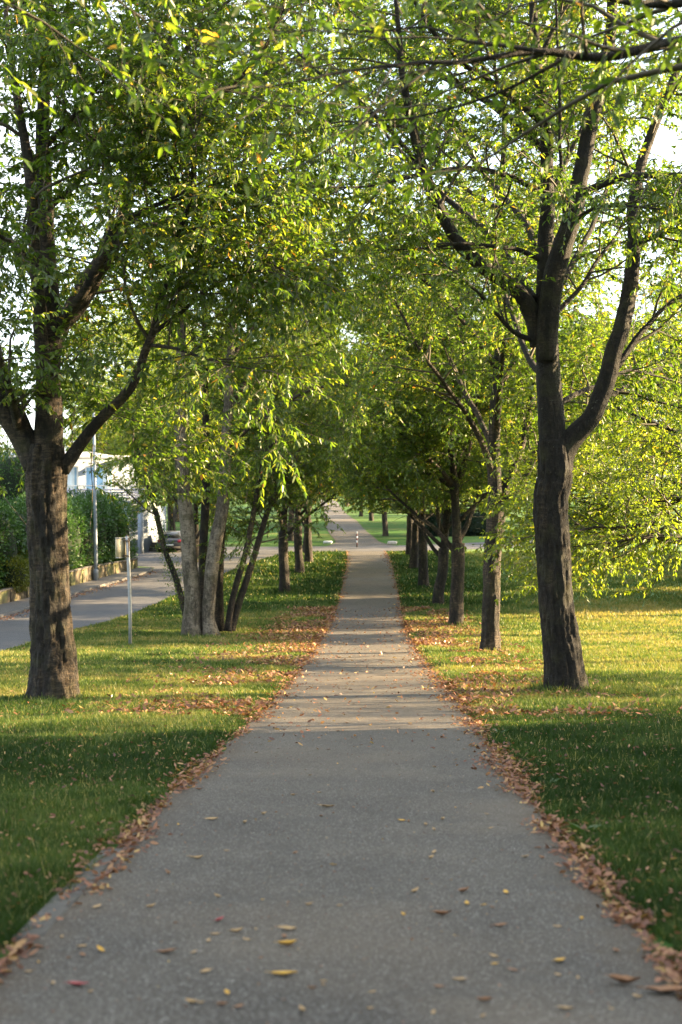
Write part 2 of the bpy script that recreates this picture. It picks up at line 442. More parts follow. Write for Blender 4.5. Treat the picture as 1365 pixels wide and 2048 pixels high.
KERB = (np.array([-40, 40, 55, 61, 66, 73.5, 79.5, 83, 86, 95]), np.array([-13.9, -13.6, -13.3, -12.95, -12.45, -11.35, -10.65, -10.9, -14, -16]))
ROADR = (np.array([-40, 30, 36.5, 49, 64, 72, 80, 90, 96, 101]), np.array([-8.5, -8.6, -8.76, -9.15, -7.95, -7.1, -6.3, -5.1, -4.2, -3.2]))
WALLX = (np.array([-40, 40, 55, 61, 70, 81.5]), np.array([-16.4, -15.8, -15.0, -14.5, -13.15, -11.65]))
kx = lambda y: np.interp(y, *KERB); rx = lambda y: np.interp(y, *ROADR); wx = lambda y: np.interp(y, *WALLX)
yr = np.arange(-40, 101.1, .5)
street = strip("street", yr, kx(yr), rx(yr) + edge_wob(yr, 5) * 1.5, .010, M_street)
tag(street, "grey side street running along the left of the grass verge", kind="structure")
yk = np.arange(-40, 81.6, .5)
walkway = strip("pavement", yk, wx(yk) + .02, kx(yk) - .12, .12, M_side, 4)
tag(walkway, "narrow raised pavement beside the low wall", kind="structure")
# kerb stones in one run
kb = MB()
a = np.stack([kx(yk) - .12, yk, GZ(yk) - .05], 1); b_ = np.stack([kx(yk) - .12, yk, GZ(yk) + .125], 1)
c_ = np.stack([kx(yk) + .01, yk, GZ(yk) + .12], 1); d_ = np.stack([kx(yk) + .02, yk, GZ(yk) - .05], 1)
V = np.stack([a, b_, c_, d_], 1).reshape(-1, 3); i = np.arange(len(yk) - 1)[:, None] * 4; j = np.arange(3)[None]
kerb = mesh_np("kerb", V, [np.stack([i + j, i + 4 + j, i + 4 + j + 1, i + j + 1], -1).reshape(-1, 4)], M_side)
tag(kerb, "low kerb between the side street and the pavement", kind="structure")
# crossing road (runs left to right beyond the avenue)
cl = np.array([(-60, 103), (-30, 102.2), (-12, 101.6), (-4, 102), (2, 102.6), (6, 103.6), (12, 107), (19, 112), (28, 119), (45, 130), (80, 150)])
tt = np.arange(len(cl)); tq = np.linspace(0, len(cl) - 1, 260)
cxr = np.interp(tq, tt, cl[:, 0]); cyr = np.interp(tq, tt, cl[:, 1])
kk = np.ones(11) / 11
cxs = np.convolve(np.pad(cxr, 5, mode='edge'), kk, 'valid'); cys = np.convolve(np.pad(cyr, 5, mode='edge'), kk, 'valid')
tx = np.gradient(cxs); ty = np.gradient(cys); tl = np.hypot(tx, ty); tx /= tl; ty /= tl
u = np.linspace(-3.0, 3.0, 13)
X = cxs[:, None] - ty[:, None] * u; Y = cys[:, None] + tx[:, None] * u
V = np.stack([X, Y, GZ(Y) + .022], -1).reshape(-1, 3)
i = np.arange(259)[:, None] * 13; j = np.arange(12)[None]
xroad = mesh_np("crossing_road", V, [np.stack([i + j, i + j + 1, i + 13 + j + 1, i + 13 + j], -1).reshape(-1, 4)], mat_asphalt("crossing_asphalt", (.09, .09, .095), (.12, .12, .125), .1), smooth=True)
tag(xroad, "pale grey road crossing the footpath at the far end of the avenue", kind="structure")
# driveway apron in front of the white house
ya = np.arange(84, 101.1, .5)
apron = strip("driveway", ya, np.full(len(ya), -22.0), kx(ya) - 0 * ya + .0, .006, mat_asphalt("drive_asphalt", (.16, .16, .17), (.21, .21, .22), .1), 5)
tag(apron, "pale driveway in front of the white house", kind="structure")

# ------------------------------------------------------------------ leaves
def leaf_mesh(base, d, size, width, rng, six=True, droop=.12, up=None):
    n = len(base)
    d = d / (np.linalg.norm(d, axis=1, keepdims=True) + 1e-9)
    if up is None: up = np.array([0, 0, 1.0]) + rng.normal(0, .55, (n, 3))
    s = np.cross(d, up); s /= np.linalg.norm(s, axis=1, keepdims=True) + 1e-9
    nn = np.cross(s, d)
    L = size[:, None]; w = (size * width)[:, None]
    if six:
        v0 = base
        v1 = base + d * L * .32 + s * w * .5 + nn * w * .14
        v2 = base + d * L * .68 + s * w * .40 + nn * (w * .10 - L * droop * .4)
        v3 = base + d * L - nn * L * droop
        v4 = base + d * L * .68 - s * w * .40 + nn * (w * .10 - L * droop * .4)
        v5 = base + d * L * .32 - s * w * .5 + nn * w * .14
        V = np.stack([v0, v1, v2, v3, v4, v5], 1).reshape(-1, 3)
        i = np.arange(n) * 6
        Fa = np.concatenate([np.stack([i, i + 1, i + 2, i + 3], 1), np.stack([i, i + 3, i + 4, i + 5], 1)])
        k = 6
    else:
        V = np.stack([base, base + d * L * .45 + s * w * .5 + nn * w * .1, base + d * L - nn * L * droop, base + d * L * .45 - s * w * .5 + nn * w * .1], 1).reshape(-1, 3)
        i = np.arange(n) * 4
        Fa = np.stack([i, i + 1, i + 2, i + 3], 1)
        k = 4
    return V, Fa, k

# ------------------------------------------------------------------ trees
def resample(pts, rad, step):
    pts = np.asarray(pts, float); rad = np.asarray(rad, float)
    s = np.concatenate([[0], np.cumsum(np.linalg.norm(np.diff(pts, axis=0), axis=1))])
    n = max(3, int(s[-1] / step) + 1)
    q = np.linspace(0, s[-1], n)
    # smooth interpolation (catmull-rom like via cubic hermite)
    m = np.gradient(pts, s, axis=0)
    idx = np.clip(np.searchsorted(s, q, side='right') - 1, 0, len(s) - 2)
    h = (s[idx + 1] - s[idx]); t = ((q - s[idx]) / h)[:, None]; h = h[:, None]
    p = (2 * t**3 - 3 * t**2 + 1) * pts[idx] + (t**3 - 2 * t**2 + t) * h * m[idx] + (-2 * t**3 + 3 * t**2) * pts[idx + 1] + (t**3 - t**2) * h * m[idx + 1]
    return p, np.interp(q, s, rad), s[-1]

class Tree:
    def __init__(s, seed, leaf=.105, lw=.36, six=True, zmin=2.6, dens=1.0, twigsides=3, tstep=.05, warm=0.0):
        s.r = np.random.default_rng(seed); s.seed = seed
        s.trunk = MB(); s.br = MB(); s.lb = []; s.ld = []; s.ls = []
        s.leaf = leaf; s.lw = lw; s.six = six; s.zmin = zmin; s.dens = dens; s.ts = twigsides; s.tstep = tstep; s.warm = warm; s.pathside = 0.0
    def trunk_piece(s, pts, rad, sides=28, step=.05, flare=0.0, rough=.05):
        p, r, L = resample(pts, rad, step)
        sd = s.seed
        z0 = p[0][2]
        def wob(pp, th):
            zz = pp[:, 2][:, None]; c = np.cos(th)[None]; si = np.sin(th)[None]
            a = fbm(c * 2.2 + 10 + 0 * zz, si * 2.2 + 10 + 0 * zz, zz * .9, sd) - .5
            b = fbm(c * 7 + 30 + 0 * zz, si * 7 + 30 + 0 * zz, zz * 2.0, sd + 5) - .5
            e_ = np.abs(fbm(c * 10 + 60 + 0 * zz, si * 10 + 60 + 0 * zz, zz * 1.6, sd + 9) - .5)
            w = 1 + a * .22 + b * rough * 2.0 - np.clip(.07 - e_, 0, 1) * rough * 9 + (fbm(c * 9 + 80 + 0 * zz, si * 9 + 80 + 0 * zz, zz * 14, sd + 11) - .5) * rough * .8
            if flare:
                h = np.clip((zz - z0), 0, 9)
                lobe = .5 + .5 * np.cos(th[None] * 5 + sd + 1.5 * np.sin(th[None] * 2 + sd))
                w = w + flare * np.exp(-h / .26) * (.35 + lobe)
            return w
        s.trunk.tube(p, r, sides, True, wob)
        return p, r
    def limb(s, p0, d0, L, r0, r1=.012, n=None, bend=.10, grav=0.0, lift=0.0, sides=8, kids=16, kid_t=.15, mb=None):
        n = n or max(5, int(L / .35)); st = L / n
        d = np.array(d0, float); d /= np.linalg.norm(d); pts = [np.array(p0, float)]
        for i in range(n):
            d = d + s.r.normal(0, bend, 3); d[2] += grav + lift * (1 - i / n); d /= np.linalg.norm(d)
            pts.append(pts[-1] + d * st)
        pts = np.array(pts); rad = r0 + (r1 - r0) * np.linspace(0, 1, n + 1) ** .8
        (mb or s.trunk).tube(pts, rad, sides)
        s.spawn2(pts, rad, L, kids, kid_t)
        return pts, rad
    def custom(s, pts, rad, kids=14, kid_t=.2, sides=12, step=.12, mb=None, l2=1.0):
        p, r, L = resample(pts, rad, step)
        jit = np.stack([fbm(p[:, 2] * 1.3 + k * 17, p[:, 0] * 1.3 + k, 0, s.seed + k) - .5 for k in range(3)], 1) * .10
        jit[0] = 0
        p = p + jit * np.minimum(1, np.linspace(0, 4, len(p)))[:, None]
        (mb or s.trunk).tube(p, r, sides, True, lambda pp, th: 1 + (fbm(np.cos(th)[None] * 2 + 5 + 0 * pp[:, :1], np.sin(th)[None] * 2 + 5 + 0 * pp[:, :1], pp[:, 2:3] * 2.5 + pp[:, 0:1] * 2, s.seed) - .5) * .22)
        s.spawn2(p, r, L, kids, kid_t, l2)
        return p, r
    def spawn2(s, pts, rad, L, kids, kid_t, l2=1.0):
        for k in range(kids):
            t = kid_t + (1 - kid_t) * (k + s.r.random()) / kids
            f = t * (len(pts) - 1); i = min(int(f), len(pts) - 2); q = pts[i] + (pts[i + 1] - pts[i]) * (f - i)
            d = pts[min(i + 1, len(pts) - 1)] - pts[i]; d /= np.linalg.norm(d) + 1e-9
            v = s.r.normal(0, 1, 3); v -= d * v.dot(d); v /= np.linalg.norm(v) + 1e-9
            a = math.radians(s.r.uniform(35, 72))
            nd = d * math.cos(a) + v * math.sin(a); nd[2] = nd[2] * .7 + .08
            ll = s.r.uniform(1.3, 2.9) * (1.15 - .45 * t) * l2
            r0 = min(rad[i] * .55, .010 + .009 * ll)
            s.branch2(q, nd, ll, r0)
        # tip
        d = pts[-1] - pts[-2]; s.branch2(pts[-1], d, 1.0 * l2, rad[-1])
    def branch2(s, q, nd, ll, r0):
        n = max(4, int(ll / .28)); st = ll / n
        d = nd / np.linalg.norm(nd); P_ = [q]
        for i in range(n):
            d = d + s.r.normal(0, .13, 3); d[2] += .02 - .11 * i / n; d /= np.linalg.norm(d)
            P_.append(P_[-1] + d * st)
        P_ = np.array(P_)
        if P_[-1][2] < s.zmin - .5: return
        s.br.tube(P_, np.linspace(r0, .004, n + 1), 4, False)
        kk = max(3, int(ll * 5.0 * s.dens ** .5))
        for k in range(kk):
            t = .12 + .88 * (k + s.r.random()) / kk
            f = t * n; i = min(int(f), n - 1); b = P_[i] + (P_[i + 1] - P_[i]) * (f - i)
            dd = P_[i + 1] - P_[i]; dd /= np.linalg.norm(dd)
            v = s.r.normal(0, 1, 3); v[2] *= .6; v -= dd * v.dot(dd); v /= np.linalg.norm(v) + 1e-9
            a = math.radians(s.r.uniform(30, 70)); e = dd * math.cos(a) + v * math.sin(a)
            l3 = s.r.uniform(.35, 1.0)
            s.twig(b, e, l3)
        s.twig(P_[-1], P_[-1] - P_[-2], .5)
    def twig(s, b, e, l3):
        n = 4; e = e / (np.linalg.norm(e) + 1e-9)
        P_ = [b]; d = e
        for i in range(n):
            d = d + s.r.normal(0, .12, 3); d[2] -= .07; d /= np.linalg.norm(d); P_.append(P_[-1] + d * l3 / n)
        P_ = np.array(P_)
        if P_[:, 2].min() < s.zmin + s.pathside * min(2.0, max(0, P_[-1][0] - 1.2)): return
        s.br.tube(P_, np.linspace(.0045, .002, n + 1), s.ts, False)
        m = max(3, int(l3 / s.tstep * s.dens ** .5 * s.r.uniform(.6, 1.15)))
        t = s.r.uniform(.08, 1, m); f = t * n; i = np.minimum(f.astype(int), n - 1)
        q = P_[i] + (P_[i + 1] - P_[i]) * (f - i)[:, None]
        dd = P_[i + 1] - P_[i]; dd /= np.linalg.norm(dd, axis=1, keepdims=True)
        v = s.r.normal(0, 1, (m, 3)); v[:, 2] *= .5
        ld = dd * .7 + v * .75; ld[:, 2] -= .55
        s.lb.append(q); s.ld.append(ld); s.ls.append(s.leaf * s.r.uniform(.45, 1.3, m))
    def foliage_at(s, pts, spread, n):
        pts = np.asarray(pts); k = s.r.integers(0, len(pts), n)
        q = pts[k] + s.r.normal(0, spread, (n, 3))
        d = s.r.normal(0, 1, (n, 3)); d[:, 2] -= .6
        s.lb.append(q); s.ld.append(d); s.ls.append(s.leaf * s.r.uniform(.5, 1.0, n))
    def finish(s, root, bark=None, trunk_name="trunk", leafmat=None):
        if s.trunk.n: s.trunk.build(trunk_name, bark or M_bark, root, True)
        s.br.build("branches", M_twig, root, True)
        q = np.concatenate(s.lb); d = np.concatenate(s.ld); sz = np.concatenate(s.ls)
        V, Fa, k = leaf_mesh(q, d, sz, s.lw, s.r, s.six)
        cl = fbm(q[:, 0] * .9 + 50, q[:, 1] * .9 + 50, q[:, 2] * .9 + 50, s.seed)
        tint = np.clip(.12 + .75 * s.r.random(len(q)) * (.5 + cl) + s.warm * .15, 0, .88)
        w = s.r.random(len(q)) < (.012 + .05 * np.clip(cl - .55, 0, 1) * 4 + s.warm * .06)
        tint[w] = s.r.uniform(.88, 1, w.sum())
        o = mesh_np("crown", V, [Fa], leafmat or M_leaf, root, False, np.repeat(tint, k))
        s.nleaf = len(q)
        print('leaves', s.seed, len(q))
        return root

def generic_tree(seed, fork=2.6, H=16.5, nl=8, r0=.26, kids=18, nup=12, leafmat=None, **kw):
    T = Tree(seed, **kw); r = T.r
    lean = r.normal(0, .06, 2)
    tp = [(0, 0, -.25), (lean[0] * .2, lean[1] * .2, .6), (lean[0], lean[1], fork * .6), (lean[0] * 1.3, lean[1] * 1.3, fork + .2)]
    T.trunk_piece(tp, [r0 * 1.08, r0, r0 * .92, r0 * .95], 20, .09, flare=.45)
    top = np.array(tp[-1])
    lp_, lr_ = T.limb(top - (0, 0, .35), (r.normal(0, .05), r.normal(0, .05), 1), H - fork - 1.2, r0 * .74, .02, bend=.045, sides=10, kids=kids, kid_t=.12)
    for i in range(nup):
        f = .18 + .7 * (i + r.random()) / nup; k = int(f * (len(lp_) - 1)); a = i * 2.4 + r.normal(0, .3); el = math.radians(r.uniform(25, 55))
        d = (math.cos(a) * math.cos(el), math.sin(a) * math.cos(el), math.sin(el))
        T.limb(lp_[k], d, r.uniform(4.0, 5.8) * (1.15 - .5 * f), lr_[k] * .6, .01, bend=.07, grav=-.03, lift=.03, sides=6, kids=kids, kid_t=.18)
    a0 = r.uniform(0, 6.28)
    for i in range(nl):
        a = a0 + i * 2 * math.pi / nl * 1.02 + r.normal(0, .25); el = math.radians(r.uniform(32, 60))
        h = r.uniform(-.35, 1.0) if i < 4 else r.uniform(.8, 2.6)
        d = (math.cos(a) * math.cos(el), math.sin(a) * math.cos(el), math.sin(el))
        T.limb(top + np.array([d[0] * .06, d[1] * .06, h - .2]), d, r.uniform(5.2, 7.4) * (1 - .04 * h), r0 * r.uniform(.33, .5), .012, bend=.07, lift=.05, grav=-.035, sides=8, kids=kids + 2, kid_t=.16)
    root = empty("avenue_tree", (0, 0, 0))
    T.finish(root, leafmat=leafmat)
    print("tree", seed, T.nleaf)
    return root

proto_near = [generic_tree(11, leaf=.118, six=False, dens=5.2, zmin=4.2), generic_tree(12, fork=2.9, leaf=.118, six=False, dens=5.2, zmin=4.2), generic_tree(13, nl=8, fork=2.4, leaf=.118, six=False, dens=5.2, zmin=4.2)]
proto_far = [generic_tree(21, kids=13, leaf=.19, six=False, dens=2.0, zmin=3.9, warm=1.0), generic_tree(22, kids=13, leaf=.19, six=False, dens=2.0, zmin=3.9)]
proto_bg = [generic_tree(41, fork=1.7, kids=13, leaf=.21, six=False, dens=1.5, zmin=.5, warm=.6), generic_tree(42, leafmat=M_leaf_light, fork=1.7, kids=13, leaf=.21, six=False, dens=1.5, zmin=.5)]
proto_cam = generic_tree(31, kids=14, leaf=.10, dens=1.0, zmin=4.3)
used = set()
def place_tree(proto, x, y, rz, sc, label, group, cat="tree", name=None):
    loc = (x, y, float(GZ(y)) - .03)
    if id(proto) not in used:
        used.add(id(proto)); o = proto; o.location = loc; o.rotation_euler = (0, 0, rz); o.scale = (sc,) * 3
    else: o = copy_thing(proto, loc, rz, sc)
    if name: o.name = name
    tag(o, label, cat, group)
    return o

GR = "trees of the row right of the footpath"
GL = "trees of the row left of the footpath"
# right row: (x, y, proto, rot, scale, label)
for x, y, p, rz, sc, lab in [
    (4.13, 51.0, proto_near[1], 4.0, .97, "tree with a low fork, third trunk of the right row, standing in orange leaves"),
    (4.22, 62.0, proto_near[2], 1.0, .95, "slim shaded tree, fourth of the right row, on green grass"),
    (4.10, 70.5, proto_far[0], .6, .95, "fifth tree of the right row with a flared root at its foot"),
    (4.22, 82.5, proto_far[1], 2.6, .95, "leaning shaded tree, sixth of the right row before the crossing"),
    (4.56, 95.0, proto_far[0], 3.9, .95, "last tree of the right row before the crossing road"),
    (3.70, 118.0, proto_far[1], 5.0, .95, "first tree beyond the crossing, behind the beige boulder")]:
    place_tree(p, x, y, rz, sc, lab, GR)
for x, y, p, rz, sc, lab in [
    (3.2, 150.0, proto_far[0], 1.4, .95, "dark tree beyond the crossing, second on the right of the far path"),
    (2.6, 185.0, proto_far[1], 3.3, .95, "dark distant tree farthest up the right of the far path")]:
    place_tree(p, x, y, rz, sc, lab, GR)
for x, y, p, rz, sc, lab in [
    (-2.67, 67.5, proto_near[1], 1.2, .95, "ivy dotted tree with a long root, just beyond the multi stemmed clump"),
    (-2.29, 79.0, proto_far[0], 2.0, .95, "tree with a sunlit foot, middle one of the three beyond the clump"),
    (-1.98, 87.5, proto_far[1], 0.3, .95, "thin dark tree of the left row nearest the crossing road"),
    (-2.4, 97.3, proto_far[0], 5.2, .95, "tree added beside the crossing road to shade the white house"),  # extra tree put in to keep sun off the house
    (-4.0, 112.0, proto_far[0], 4.4, 1.0, "tree on the left beyond the crossing road behind the pale boulder"),
    (-4.6, 135.0, proto_far[1], 5.4, 1.0, "tree on the rising grass left of the far path")]:
    if p is not None: place_tree(p, x, y, rz, sc, lab, GL)
place_tree(proto_near[0], 15.5, 47.0, 2.4, 1.05, "tall tree on the right side of the meadow, its crown high in the upper right", None)
place_tree(proto_near[2], -19.5, 60.0, 4.1, 1.15, "garden tree behind the hedge left of the side street", None)
place_tree(proto_near[1], 16.6, 57.0, .7, 1.1, "tree right of the far meadow, its crown filling the upper right behind the dark limbs", None)
place_tree(proto_near[1], -17.8, 45.0, 5.1, 1.15, "garden tree at the left picture edge behind the low wall", None)
# trees beside and behind the camera, their branches reach into the picture
place_tree(proto_cam, -4.5, 8.2, .9, 1.0, "near tree left of the camera whose leafy twigs hang into the top left corner", GL)
place_tree(proto_near[1], -4.4, -4.0, 2.5, 1.0, "left row tree behind the camera", GL)
place_tree(proto_near[0], 3.8, -6.5, 4.6, 1.0, "right row tree behind the camera", GR)

for x, y, rz, lab in [(15.0, 20.6, .4, "small unseen tree added next to the shading hedge to dapple its shade"), (15.1, 23.9, 3.1, "middle one of three small unseen trees added to dapple the foreground shade"), (15.4, 27.4, 2.0, "small unseen tree added farthest from the shading hedge to dapple the shade edge")]:  # out-of-view trees added to break up the edge of the foreground shade
    place_tree(proto_cam, x, y, rz, .58, lab, None)
# ---- near right tree, limbs modelled from the photograph
def W(root, d, pts, rr=None):
    """pixel polyline (x, y, depth offset) -> coordinates relative to root; widths in pixels -> radii"""
    out = []
    for q in pts:
        dy = q[2] if len(q) > 2 else 0.0
        out.append(P(q[0], q[1], d + dy) - root)
    return np.array(out)
def R_(d, ws): return np.array(ws) * .5 * d / F

D = 22.5; root = np.array([3.58, D, float(GZ(D)) - .02])
T = Tree(101, leaf=.105, dens=3.0, zmin=2.9)
p, r = T.trunk_piece(W(root, D, [(1138, 1420), (1128, 1330), (1115, 1230), (1107, 1100), (1102, 1000), (1110, 940), (1106, 880)]), R_(D, [90, 76, 68, 63, 66, 70, 58]), 72, .03, flare=.5, rough=.14)
def cust(T, root, d, pts, ws, **kw):
    q = W(root, d, pts); T.custom(q, np.interp(np.linspace(0, 1, len(q)), np.linspace(0, 1, len(ws)), R_(d, ws)), **kw)
cust(T, root, D, [(1108, 915), (1100, 800), (1096, 690), (1090, 560, .1), (1091, 480, .15), (1094, 400, .2), (1096, 330, .3), (1090, 250, .3), (1080, 170, .4), (1073, 100, .5), (1068, 0, .5), (1060, -130, .6), (1070, -330, .7)], [56, 52, 46, 36, 32, 29, 27, 25, 22, 19, 16, 12, 6], kids=18, kid_t=.5, sides=16)
cust(T, root, D, [(1094, 720, -.08), (1097, 640, -.18), (1109, 550, -.25), (1140, 450, -.35), (1161, 350, -.4), (1182, 250, -.5), (1203, 150, -.6), (1222, 50, -.7), (1232, -60, -.7), (1250, -220, -.8)], [44, 44, 42, 38, 34, 30, 26, 22, 17, 8], kids=12, kid_t=.55, sides=14)
cust(T, root, D, [(1082, 690, 0), (1067, 632, 0), (1032, 578, -.1), (977, 541, -.2), (922, 490, -.4), (882, 425, -.6), (852, 345, -.7), (832, 275, -.8), (816, 195, -1), (801, 100, -1.1), (796, 30, -1.2), (780, -120, -1.3)], [42, 38, 32, 29, 26, 24, 21, 18, 15, 12, 9, 5], kids=14, kid_t=.4)
cust(T, root, D, [(1118, 925, 0), (1142, 880, 0), (1183, 835, -.1), (1207, 785, -.1), (1232, 690, -.1), (1257, 600, 0), (1268, 500, .1), (1268, 400, .2), (1287, 310, .3), (1322, 225, .3), (1350, 155, .3), (1382, 60, .4), (1400, -80, .5)], [50, 44, 38, 38, 35, 32, 28, 26, 21, 18, 15, 11, 6], kids=14, kid_t=.5)
# secondary boughs
for pts, ws in [
    ([(1228, 745), (1265, 690, .2), (1305, 645, .4), (1345, 605, .6), (1420, 560, 1)], [15, 12, 9, 5]),
    ([(1165, 388, -.4), (1205, 370, -.7), (1260, 356, -1), (1330, 353, -1.5), (1420, 345, -2), (1500, 330, -2.4)], [17, 15, 13, 10, 6]),
    ([(1090, 388, .2), (1040, 362, 0), (990, 342, -.3), (930, 335, -.6), (860, 347, -1), (780, 362, -1.4), (690, 375, -1.8)], [15, 12, 10, 8, 4]),
    ([(1085, 522, .1), (1040, 502, 0), (990, 495, -.3), (930, 488, -.6), (860, 496, -.9), (780, 500, -1.2)], [12, 9, 7, 5, 3]),
    ([(1088, 250, .3), (1050, 215, .2), (985, 165, 0), (930, 130, -.3), (880, 80, -.5), (845, 20, -.7), (800, -60, -1)], [16, 13, 11, 9, 5]),
    ([(1085, 150, .3), (1030, 90, .6), (980, 40, .9), (940, -20, 1.2), (900, -90, 1.4)], [15, 12, 9, 5]),
    ([(1072, 682, 0), (1030, 668, -.2), (990, 620, -.5), (940, 570, -.8), (880, 520, -1.1)], [12, 9, 7, 3]),
    ([(1100, 640, 0), (1150, 590, .5), (1200, 520, .9), (1250, 440, 1.4), (1270, 390, 1.8)], [12, 9, 7, 3]),
    ([(1122, 805, .1), (1160, 785, .5), (1200, 770, .9), (1260, 740, 1.4), (1340, 760, 2)], [12, 10, 7, 4]),
    ([(1270, 490, .1), (1310, 475, -.2), (1365, 455, -.5), (1430, 445, -.8)], [12, 9, 5]),
    ([(1140, 450, -.3), (1180, 420, -.8), (1250, 415, -1.4), (1320, 420, -2)], [9, 7, 3]),
    ([(1098, 400, .2), (1130, 330, .6), (1165, 250, 1.0), (1190, 160, 1.3), (1200, 60, 1.6)], [13, 10, 7, 4]),
    ([(1130, 500, -.2), (1128, 400, -.6), (1120, 250, -.9), (1118, 120, -1.1), (1112, -20, -1.3)], [10, 8, 6, 4]),
    ([(1078, 120, .4), (1110, 60, .4), (1140, 0, .4), (1180, -80, .4)], [12, 9, 5]),
    ([(1095, 760, .1), (1060, 720, 1), (1030, 640, 2), (1000, 560, 3), (980, 460, 3.8)], [16, 13, 9, 5]),
    ([(1095, 640, -.1), (1130, 560, 1), (1190, 440, 2), (1230, 320, 3), (1240, 200, 4)], [16, 13, 9, 5]),
    ([(1120, 900, .1), (1170, 850, 1), (1240, 780, 2.3), (1320, 740, 3.5), (1400, 720, 4.5)], [22, 17, 12, 6]),
    ([(1068, 600, 0), (1000, 500, 1), (900, 400, 2), (800, 300, 2.8), (720, 200, 3.4), (660, 120, 4)], [20, 16, 12, 9, 6, 3]),
    ([(1090, 300, .3), (1000, 220, .8), (880, 150, 1.4), (780, 90, 2), (690, 20, 2.4), (620, -60, 2.8)], [17, 14, 11, 8, 4]),
    ([(852, 345, -.7), (780, 260, -.4), (700, 190, 0), (620, 130, .4), (560, 60, .8)], [12, 9, 7, 4]),
    ([(1100, 560, .3), (1040, 430, 2), (960, 330, 3.6), (900, 220, 5)], [20, 15, 11, 5]),
]:
    cust(T, root, D, pts, ws, kids=8, kid_t=.2, sides=8, l2=.8)
rt = empty("avenue_tree", tuple(root)); T.finish(rt, M_bark_rough)
tag(rt, "large dark trunk dividing into four boughs, nearest tree of the right row", "tree", GR)

# ---- second tree of the right row
D = 36.5; root = np.array([3.82, D, float(GZ(D)) - .02])
T = Tree(113, leaf=.12, six=False, dens=4.4, zmin=3.6)
T.trunk_piece(W(root, D, [(981, 1330), (981, 1260), (984, 1180), (987, 1100), (992, 1040), (995, 985)]), R_(D, [46, 37, 35, 34, 38, 36]), 40, .05, flare=.3, rough=.10)
cust(T, root, D, [(992, 1005), (989, 940), (989, 870), (994, 790), (998, 700), (1002, 620), (1006, 520, .2), (1000, 400, .4), (1010, 280, .5), (1005, 140, .6), (1000, -40, .6), (1005, -180, .6)], [30, 27, 24, 22, 20, 18, 16, 14, 11, 9, 6, 3], kids=38, kid_t=.35, sides=12)
for pts, ws in [
    ([(1000, 1010), (1015, 970, .1), (1030, 930, .2), (1048, 870, .3), (1062, 800, .4), (1085, 700, .5), (1110, 580, .6), (1130, 440, .7)], [20, 18, 16, 14, 12, 9, 7, 4]),
    ([(1000, 1020), (1030, 985, -.1), (1052, 950, -.2), (1075, 900, -.3), (1120, 840, -.5), (1190, 780, -.8), (1260, 740, -1)], [17, 15, 13, 11, 9, 6, 4]),
    ([(990, 960), (970, 900, -.3), (940, 840, -.8), (900, 780, -1.4), (840, 700, -2), (790, 600, -2.4)], [15, 13, 11, 9, 6, 4]),
    ([(990, 900), (960, 840, 1), (920, 760, 2), (880, 660, 3), (860, 540, 3.8)], [15, 12, 10, 7, 4]),
    ([(994, 790), (1030, 720, 1), (1080, 640, 2), (1130, 540, 3)], [13, 11, 8, 4]),
    ([(996, 740), (940, 660, -.5), (870, 580, -1), (800, 520, -1.6), (720, 470, -2.2)], [13, 11, 8, 6, 4]),
    ([(1000, 660), (1050, 560, -.6), (1110, 470, -1.2), (1180, 380, -1.8)], [12, 9, 7, 4]),
    ([(1003, 600), (950, 500, .6), (880, 400, 1.2), (800, 300, 1.8)], [12, 9, 7, 4]),
    ([(1005, 520), (1060, 400, .6), (1100, 280, 1), (1150, 160, 1.4)], [11, 8, 6, 4]),
    ([(1000, 400), (930, 290, -.5), (850, 180, -1), (780, 80, -1.4)], [10, 8, 5, 3]),
    ([(992, 860), (1000, 760, -1.5), (1010, 640, -2.8), (1020, 500, -3.8)], [13, 11, 8, 4]),
    ([(1008, 300), (1070, 180, 0), (1120, 60, .4)], [8, 6, 3]),
    ([(1004, 220), (930, 100, .6), (880, -20, 1)], [9, 7, 3]),
    ([(1004, 120), (1080, 20, .6), (1150, -80, 1)], [8, 6, 3]),
    ([(1006, 200), (920, 60, -1), (840, -40, -2)], [8, 6, 3]),
    ([(1008, 330), (1120, 260, .8), (1220, 200, 1.5), (1300, 160, 2)], [10, 8, 5, 3]),
    ([(1001, 420), (880, 340, 1.5), (780, 240, 2.5), (700, 160, 3.3)], [10, 8, 6, 3]),
]:
    cust(T, root, D, pts, ws, kids=16, kid_t=.3, sides=8, l2=1.0)
r2 = empty("avenue_tree", tuple(root)); T.finish(r2)
tag(r2, "banded trunk sunlit down its right side, second tree of the right row", "tree", GR)

# ---- near left tree
D = 21.2; root = np.array([-4.28, D, float(GZ(D)) - .02])
T = Tree(103, leaf=.105, dens=4.8, zmin=2.9)
T.trunk_piece(W(root, D, [(106, 1430), (108, 1330), (103, 1230), (98, 1120), (93, 1020), (92, 950), (94, 890)]), R_(D, [96, 88, 79, 75, 76, 82, 70]), 72, .03, flare=.45, rough=.14)
cust(T, root, D, [(95, 930), (98, 850), (99, 760), (100, 680), (98, 600, .1), (94, 500, .2), (90, 430, .2), (86, 300, .3), (92, 150, .3), (100, 0, .3), (105, -180, .4), (100, -380, .5)], [60, 55, 50, 43, 38, 35, 32, 28, 25, 20, 12, 6], kids=20, kid_t=.42, sides=16)
cust(T, root, D, [(92, 790, -.12), (84, 700, -.2), (76, 600, -.25), (70, 500, -.3), (64, 420, -.4), (52, 300, -.5), (36, 190, -.6), (20, 80, -.7), (10, -100, -.8)], [32, 30, 27, 25, 22, 19, 15, 11, 6], kids=12, kid_t=.4)
